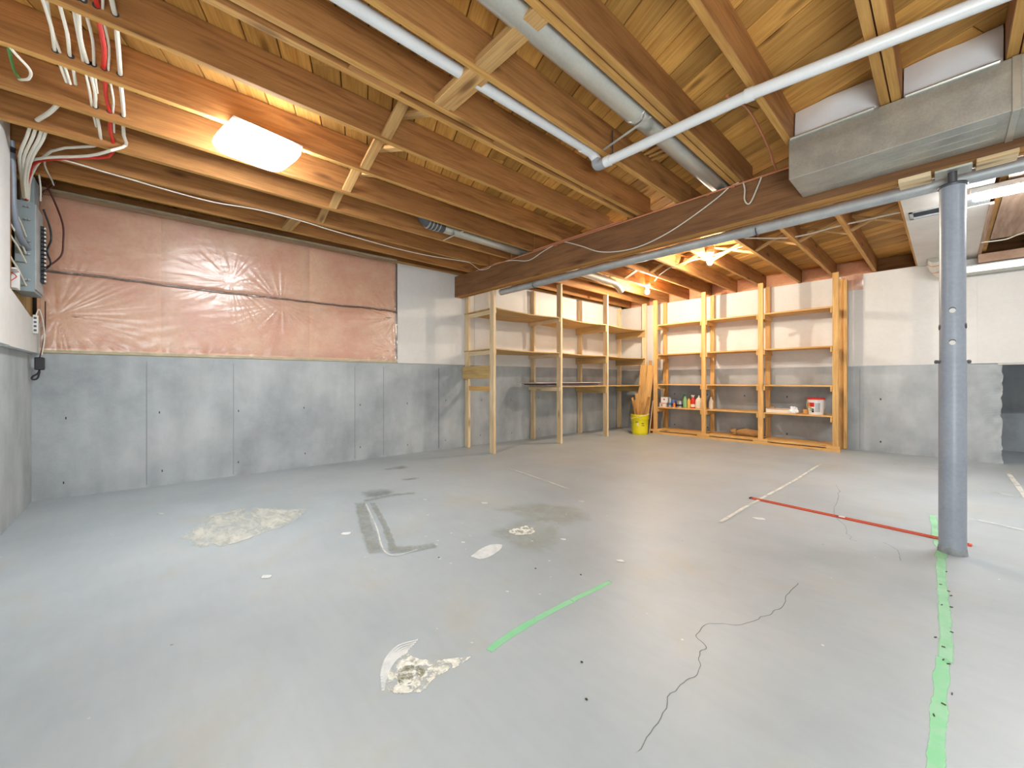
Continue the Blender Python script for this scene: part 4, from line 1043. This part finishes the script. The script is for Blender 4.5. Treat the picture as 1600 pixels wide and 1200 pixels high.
# ------------------------------------------------------------------ corner: pail, offcuts, leaning boards
pl = thing('yellow_pail', 'bright yellow plastic pail full of wood offcuts on the floor', 'bucket', (-3.80, 6.66, 0), 0)
lathe('pail_body', [(0, 0), (0.130, 0), (0.134, 0.006), (0.152, 0.33), (0.155, 0.36), (0.149, 0.36), (0.140, 0.03), (0, 0.03)], M['yellow'], pl, 40)
for z in (0.285, 0.315, 0.345): lathe('pail_rib', [(0.151, z - 0.006), (0.161, z - 0.004), (0.161, z + 0.004), (0.152, z + 0.006)], M['yellow'], pl, 40)
tube('pail_handle', smooth_pts([(-0.157, -0.02, 0.33), (-0.12, -0.12, 0.30), (-0.03, -0.17, 0.30), (0.08, -0.15, 0.33), (0.16, -0.06, 0.36), (0.19, 0.0, 0.375)]), 0.004, M['white_plastic'], pl, 8)
q = lambda z: 0.1345 + (0.152 - 0.134) * z / 0.33
for z0, z1, a0, a1, m in ((0.07, 0.21, -1.42, -1.20, 'cream'), (0.06, 0.13, -0.85, -0.55, 'ink'), (0.155, 0.175, -0.85, -0.5, 'ink'), (0.195, 0.21, -0.85, -0.55, 'ink'), (0.225, 0.235, -1.6, -1.25, 'ink'), (0.05, 0.06, -1.5, -1.2, 'ink'), (0.09, 0.10, -1.10, -0.98, 'ink'), (0.12, 0.13, -1.10, -0.98, 'ink')):
    patch('printed_label', z0, z1, a0, a1, q(z0), q(z1), m, pl)
offc = [((-3.82, 6.62, .04), (-3.86, 6.57, .62), .04, .018), ((-3.80, 6.66, .04), (-3.83, 6.60, .74), .055, .018), ((-3.77, 6.66, .04), (-3.70, 6.66, .78), .04, .019),
        ((-3.78, 6.70, .04), (-3.66, 6.74, .68), .05, .018), ((-3.84, 6.68, .04), (-3.93, 6.62, .66), .045, .018), ((-3.76, 6.62, .04), (-3.70, 6.56, .58), .03, .018)]
nm = ['middle short', 'left tall narrow', 'tallest narrow', 'right leaning wide', 'leftmost leaning', 'front short thin']
for k, (a, b2, w_, t_) in enumerate(offc):
    tag(board('wood_offcut', a, b2, w_, t_, M['rough_wood'], roll=0.3 * k), '%s wood offcut standing in the yellow pail' % nm[k], 'offcut', 'wood offcuts standing in the yellow pail')
lb = [((-3.96, 6.90, 0.0), (-3.96, 7.10, 1.27), 0.14, 0.02, 'amber', 'broad left plank leaning behind the yellow pail'),
      ((-3.845, 6.86, 0.0), (-3.79, 7.06, 1.26), 0.13, 0.02, 'amber', 'broad right plank leaning behind the yellow pail'),
      ((-3.905, 7.0, 0.0), (-3.905, 7.24, 1.36), 0.05, 0.02, 'rough_wood', 'narrow board poking above the broad planks'),
      ((-3.80, 7.02, 0.0), (-3.80, 7.26, 1.46), 0.018, 0.018, 'backing', 'dark thin stick standing behind the broad planks'),
      ((-3.77, 7.04, 0.0), (-3.76, 7.28, 1.52), 0.018, 0.014, 'pine', 'tallest pale thin stick standing behind the broad planks'),
      ((-3.738, 6.97, 0.0), (-3.738, 7.14, 1.16), 0.05, 0.016, 'dark_board', 'dark brown board leaning against the left shelving post'),
      ((-3.742, 6.90, 0.0), (-3.722, 7.0, 0.60), 0.015, 0.012, 'pine', 'short pale stick beside the left shelving post'),
      ((-3.58, 7.25, 0.085), (-3.58, 7.28, 1.39), 0.045, 0.018, 'rough_wood', 'slim board standing behind the cartons inside the left bay')]
for a, b2, w_, t_, m, l in lb:
    x = Vector(b2) - Vector(a)
    o = board('leaning_board', a, b2, w_, t_, M[m])
    tag(o, l, 'board', 'boards leaning in the far corner')

# ------------------------------------------------------------------ red straightedge on the floor
p0, p1 = Vector((-1.10, 3.705, 0)), Vector((0.085, 3.60, 0)); dv = p1 - p0; L = dv.length
se = thing('red_straightedge', 'long thin red metal straightedge lying on the floor by the post', 'level', (p0 + p1) / 2, math.atan2(dv.y, dv.x))
box('web', (-L / 2 + .01, -0.011, 0.001), (L / 2 - .01, 0.011, 0.007), M['brownmid'], se)
box('rail', (-L / 2, -0.018, 0.0), (L / 2, -0.011, 0.009), M['redmetal'], se, 0.001)
box('rail', (-L / 2, 0.011, 0.0), (L / 2, 0.018, 0.010), M['redmetal'], se, 0.001)
box('end_cap', (-L / 2 - 0.012, -0.017, 0), (-L / 2, 0.017, 0.010), M['black'], se)
box('end_cap', (L / 2, -0.017, 0), (L / 2 + .012, 0.017, 0.010), M['redmetal'], se)
box('bubble_vial', (-0.02, -0.011, 0.006), (0.015, 0.011, 0.012), M['white_plastic'], se, 0.002)
box('vial_mark', (-0.04, -0.0105, 0.006), (-0.022, 0.0105, 0.010), M['navy'], se)

# ------------------------------------------------------------------ marks on the floor (flat paint, stains, cracks)
D_white = decal_mat('white_paint_mark', srgb(244, 247, 247), srgb(226, 230, 230), 0.60, 0.85, 9, 0.75)
D_white2 = decal_mat('scraped_paint', srgb(244, 245, 240), srgb(214, 214, 196), 0.84, 0.98, 26, 0.95)
D_tan = decal_mat('tan_worn_patch', srgb(222, 222, 212), srgb(204, 205, 196), 0.74, 1.06, 7, 0.8, st=(0.6, 1.4, 1))
D_tan2 = decal_mat('faint_stain', srgb(176, 176, 156), srgb(168, 170, 154), 0.60, 1.2, 5, 0.4)
D_dark = decal_mat('dark_scuff', srgb(120, 122, 122), srgb(104, 106, 106), 0.60, 1.15, 8, 0.4)
D_L = decal_mat('adhesive_stain', srgb(160, 162, 152), srgb(150, 153, 146), 0.55, 1.05, 9, 0.5)
D_green = decal_mat('green_chalk_paint', srgb(146, 222, 166), srgb(164, 222, 182), 0.50, 0.70, 9, 0.8)
D_green2 = decal_mat('faded_green_paint', srgb(172, 228, 188), srgb(154, 220, 172), 0.52, 0.95, 5, 0.75)
D_crack = decal_mat('crack_line', srgb(100, 100, 98), srgb(78, 78, 76), 0.45, 0.85, 14, 0.6)
D_line = decal_mat('faint_white_line', srgb(238, 238, 230), srgb(224, 224, 216), 0.70, 0.98, 7, 0.7)
zl = [0.0006]
def set_m(o, vals):
    at = o.data.attributes.new('m', 'FLOAT', 'POINT'); at.data.foreach_set('value', vals)
def blob(name, pts, m, jit=0.01, core=0.55):
    zl[0] += 0.00008; z = zl[0]
    P = smooth_pts([(x, y, 0) for x, y in pts] + [(pts[0][0], pts[0][1], 0)], 5)[:-1]
    c = sum(P, Vector()) / len(P); bm = bmesh.new(); vals = []
    R0, R1 = [], []
    for p in P:
        d = (p - c); p = p + d.normalized() * jit * noise.noise(p * 14)
        R0.append(bm.verts.new((p.x, p.y, z)))
    for p in P: 
        q_ = c + (p - c) * core; R1.append(bm.verts.new((q_.x, q_.y, z)))
    cc = bm.verts.new((c.x, c.y, z)); n = len(P)
    for i in range(n):
        bm.faces.new((R0[i], R0[(i + 1) % n], R1[(i + 1) % n], R1[i])); bm.faces.new((R1[i], R1[(i + 1) % n], cc))
    me = bpy.data.meshes.new(name); bm.to_mesh(me); bm.free()
    o = link(name, me, m, floor); set_m(o, [0.0] * n + [1.0] * n + [1.0]); return o
def strip(name, pts, wd, m, jit=0.0, n=8, sm=True):
    zl[0] += 0.00008; z = zl[0]
    P = smooth_pts([(x, y, 0) for x, y in pts], n) if sm else [Vector((x, y, 0)) for x, y in pts]
    bm = bmesh.new(); vals = []; rows = []
    for i, p in enumerate(P):
        t = (P[min(i + 1, len(P) - 1)] - P[max(i - 1, 0)]).normalized(); nn = Vector((-t.y, t.x, 0))
        p = p + nn * jit * noise.noise(p * 22)
        w_ = wd * (1 + 0.25 * noise.noise(p * 9)) / 2; e = 0.0 if i in (0, len(P) - 1) else 1.0
        rows.append([bm.verts.new((p.x + nn.x * w_ * k_, p.y + nn.y * w_ * k_, z)) for k_ in (-1, -0.6, 0.6, 1)]); vals += [0, e, e, 0]
    for a, b2 in zip(rows, rows[1:]):
        for k_ in range(3): bm.faces.new((a[k_], a[k_ + 1], b2[k_ + 1], b2[k_]))
    me = bpy.data.meshes.new(name); bm.to_mesh(me); bm.free()
    o = link(name, me, m, floor); set_m(o, [float(v) for v in vals]); return o

strip('green_paint_line', [(-1.125, 0.915), (-1.14, 1.05), (-1.14, 1.21), (-1.135, 1.35), (-1.128, 1.42)], 0.034, D_green)
strip('green_paint_line', [(-1.135, 1.40), (-1.122, 1.52), (-1.11, 1.68)], 0.030, D_green)
strip('green_paint_line', [(-0.075, 4.23), (-0.062, 3.95), (-0.05, 3.6), (-0.03, 3.42)], 0.04, D_green2)
strip('green_paint_line', [(-0.025, 3.32), (-0.022, 2.95), (-0.012, 2.6), (-0.005, 2.25), (-0.006, 2.05)], 0.044, D_green2)
strip('green_paint_line', [(-0.012, 2.08), (-0.016, 1.85), (-0.020, 1.55), (-0.022, 1.25)], 0.038, D_green)
blob('green_paint_blot', [(-0.045, 3.37), (-0.01, 3.37), (0.0, 3.26), (-0.05, 3.24)], D_green, 0.005)
strip('floor_crack', [(-0.552, 0.95), (-0.562, 1.081), (-0.582, 1.214), (-0.574, 1.322), (-0.574, 1.409), (-0.606, 1.47), (-0.602, 1.516), (-0.655, 1.566), (-0.655, 1.662), (-0.6, 1.72), (-0.546, 1.792), (-0.509, 1.924), (-0.485, 2.034), (-0.496, 2.16), (-0.489, 2.338)], 0.0030, D_crack, 0.012, 6)
strip('floor_crack', [(-0.725, 4.844), (-0.623, 4.333), (-0.568, 3.743), (-0.468, 3.468), (-0.412, 3.238), (-0.375, 3.177)], 0.006, D_dark, 0.02, 6)
strip('floor_crack', [(-0.17, 3.0), (-0.2, 3.2), (-0.27, 3.3)], 0.006, D_dark, 0.01, 6)
blob('scraped_patch', [(-1.265, 0.56), (-1.345, 0.62), (-1.375, 0.69), (-1.30, 0.705), (-1.24, 0.735), (-1.19, 0.80), (-1.13, 0.885), (-1.125, 0.80), (-1.125, 0.70), (-1.10, 0.645), (-1.13, 0.60), (-1.19, 0.545)], D_white2, 0.02, 0.8)
for q0 in range(6): strip('scrape_stroke', [(-1.20 - .012 * q0, 0.555 + .004 * q0), (-1.27 - .014 * q0, 0.60 + .006 * q0), (-1.31 - .012 * q0, 0.655 + .008 * q0), (-1.32 - .006 * q0, 0.71 + .012 * q0)], 0.012, D_white, 0.004)
blob('scraped_core', [(-1.24, 0.60), (-1.28, 0.65), (-1.24, 0.70), (-1.19, 0.72), (-1.15, 0.66), (-1.18, 0.60)], decal_mat('bare_aggregate', srgb(176, 178, 160), srgb(120, 120, 98), 0.92, 1.02, 34, 0.85), 0.02, 0.7)
blob('worn_patch', [(-3.22, 0.10), (-3.47, 0.24), (-3.72, 0.38), (-3.66, 0.65), (-3.34, 0.90), (-3.05, 0.79), (-3.04, 0.54), (-2.88, 0.41), (-2.93, 0.20)], D_tan, 0.06, 0.75)
strip('worn_streak', [(-2.93, 0.30), (-3.0, 0.52), (-3.1, 0.72), (-3.35, 0.88)], 0.16, D_tan, 0.03)
blob('worn_patch', [(-2.1, 1.6), (-2.05, 2.0), (-1.8, 2.1), (-1.55, 1.9), (-1.5, 1.65), (-1.7, 1.55)], D_tan2, 0.05, 0.6)
blob('worn_patch', [(-2.4, 1.9), (-2.3, 2.3), (-1.9, 2.5), (-1.6, 2.3), (-1.8, 2.0)], D_tan2, 0.05, 0.6)
blob('paint_splat', [(-1.96, 1.72), (-1.93, 1.92), (-1.80, 1.90), (-1.78, 1.80), (-1.86, 1.70)], D_white2, 0.03, 0.7)
blob('paint_splat', [(-1.795, 1.325), (-1.85, 1.49), (-1.805, 1.58), (-1.735, 1.50), (-1.715, 1.36)], D_white, 0.01, 0.85)
for x, y, s_ in ((-2.6, 0.95, .05), (-1.98, 1.42, .02), (-2.15, 1.45, .016), (-1.6, 1.9, .03), (-2.5, 2.0, .05), (-3.9, 0.1, .03), (-2.3, 0.45, .04), (-1.2, 1.9, .03), (-2.9, 1.7, 0.03), (-0.9, 3.2, 0.06), (-2.0, 2.6, 0.04), (-1.2, 0.9, .012)):
    blob('paint_fleck', [(x - s_, y - s_ * .3), (x, y + s_ * .8), (x + s_ * .9, y + s_ * .2), (x + s_ * .1, y - s_ * .6)], D_white, 0.02, 0.6)
rs = random.Random(3)
for k in range(26):
    x, y, s_ = rs.gauss(-2.0, 0.35), rs.gauss(1.45, 0.25), rs.uniform(0.005, 0.012)
    blob('paint_fleck', [(x - s_, y - s_ * .3), (x, y + s_ * .8), (x + s_ * .9, y + s_ * .2), (x + s_ * .1, y - s_ * .6)], D_white, 0.004, 0.8)
# L-shaped adhesive ghost
strip('adhesive_stain', [(-3.19, 1.285), (-2.7, 1.12), (-2.15, 0.955)], 0.10, D_L, 0.01)
strip('adhesive_stain', [(-3.13, 1.35), (-2.7, 1.235), (-2.30, 1.11), (-2.15, 1.05)], 0.05, D_L, 0.01)
strip('adhesive_stain', [(-2.17, 1.05), (-2.09, 1.16), (-2.06, 1.28)], 0.10, D_L, 0.01)
strip('adhesive_stain', [(-3.2, 1.3), (-3.2, 1.55), (-3.12, 1.75)], 0.06, D_L, 0.01)
strip('faint_line', [(-3.17, 1.31), (-2.6, 1.15), (-2.13, 1.01), (-2.06, 1.18)], 0.012, D_line)
blob('dark_scuff', [(-3.66, 1.83), (-3.63, 1.95), (-3.60, 2.05), (-3.53, 2.0), (-3.58, 1.84)], D_dark, 0.02)
blob('dark_scuff', [(-4.2, 1.9), (-4.25, 2.2), (-4.05, 2.2), (-4.1, 1.95)], D_dark, 0.03)
blob('dark_scuff', [(-3.5, 1.35), (-3.45, 1.65), (-3.2, 1.6), (-3.25, 1.35)], D_dark, 0.03)
# faint white layout lines
for pts, wd_ in (([(-1.06, 2.86), (-1.05, 3.45), (-1.01, 4.6), (-1.0, 5.83)], 0.035), ([(-0.45, 6.42), (-0.2, 6.39), (-0.03, 6.36)], 0.04), ([(-0.50, 5.46), (-0.17, 5.48)], 0.03),
                 ([(0.10, 5.47), (0.26, 5.44), (0.42, 5.38)], 0.04), ([(0.43, 6.7), (0.44, 5.5), (0.45, 4.9)], 0.05), ([(-4.17, 2.67), (-3.42, 2.63)], 0.025), ([(-1.72, 3.90), (-1.56, 3.97)], 0.03),
                 ([(-1.54, 3.97), (-1.52, 3.80)], 0.03), ([(-3.4, 3.0), (-2.6, 2.86), (-2.3, 2.8)], 0.02), ([(-2.9, 3.9), (-2.2, 3.8)], 0.02), ([(-3.5, 3.9), (-3.2, 3.85)], 0.02), ([(-0.9, 2.9), (-0.78, 2.95)], 0.03),
                 ([(-2.75, 0.72), (-2.55, 0.85)], 0.03), ([(0.1, 4.3), (0.5, 4.15), (0.9, 4.1)], 0.025)):
    strip('faint_line', pts, wd_, D_line, 0.004)
# bits of debris on the tape line
bm = bmesh.new()
for k in range(14):
    y = 1.7 + 0.12 * k * random.uniform(.6, 1); x = -0.01 + random.uniform(-.03, .03)
    add_box(bm, (-0.005, -0.0015, 0), (0.005, 0.0015, 0.003), 0, Matrix.Translation((x, y, 0.001)) @ Matrix.Rotation(random.uniform(0, 3), 4, 'Z'))
for x, y in ((-0.86, 1.12), (-1.45, 1.5), (-1.25, 1.62), (-0.75, 1.0), (-1.9, 1.2)):
    add_box(bm, (-0.0035, -0.0025, 0), (0.0035, 0.0025, 0.003), 0, Matrix.Translation((x, y, 0.001)))
o = bm_obj('floor_debris', bm, M['ink'], floor); o['kind'] = 'stuff'
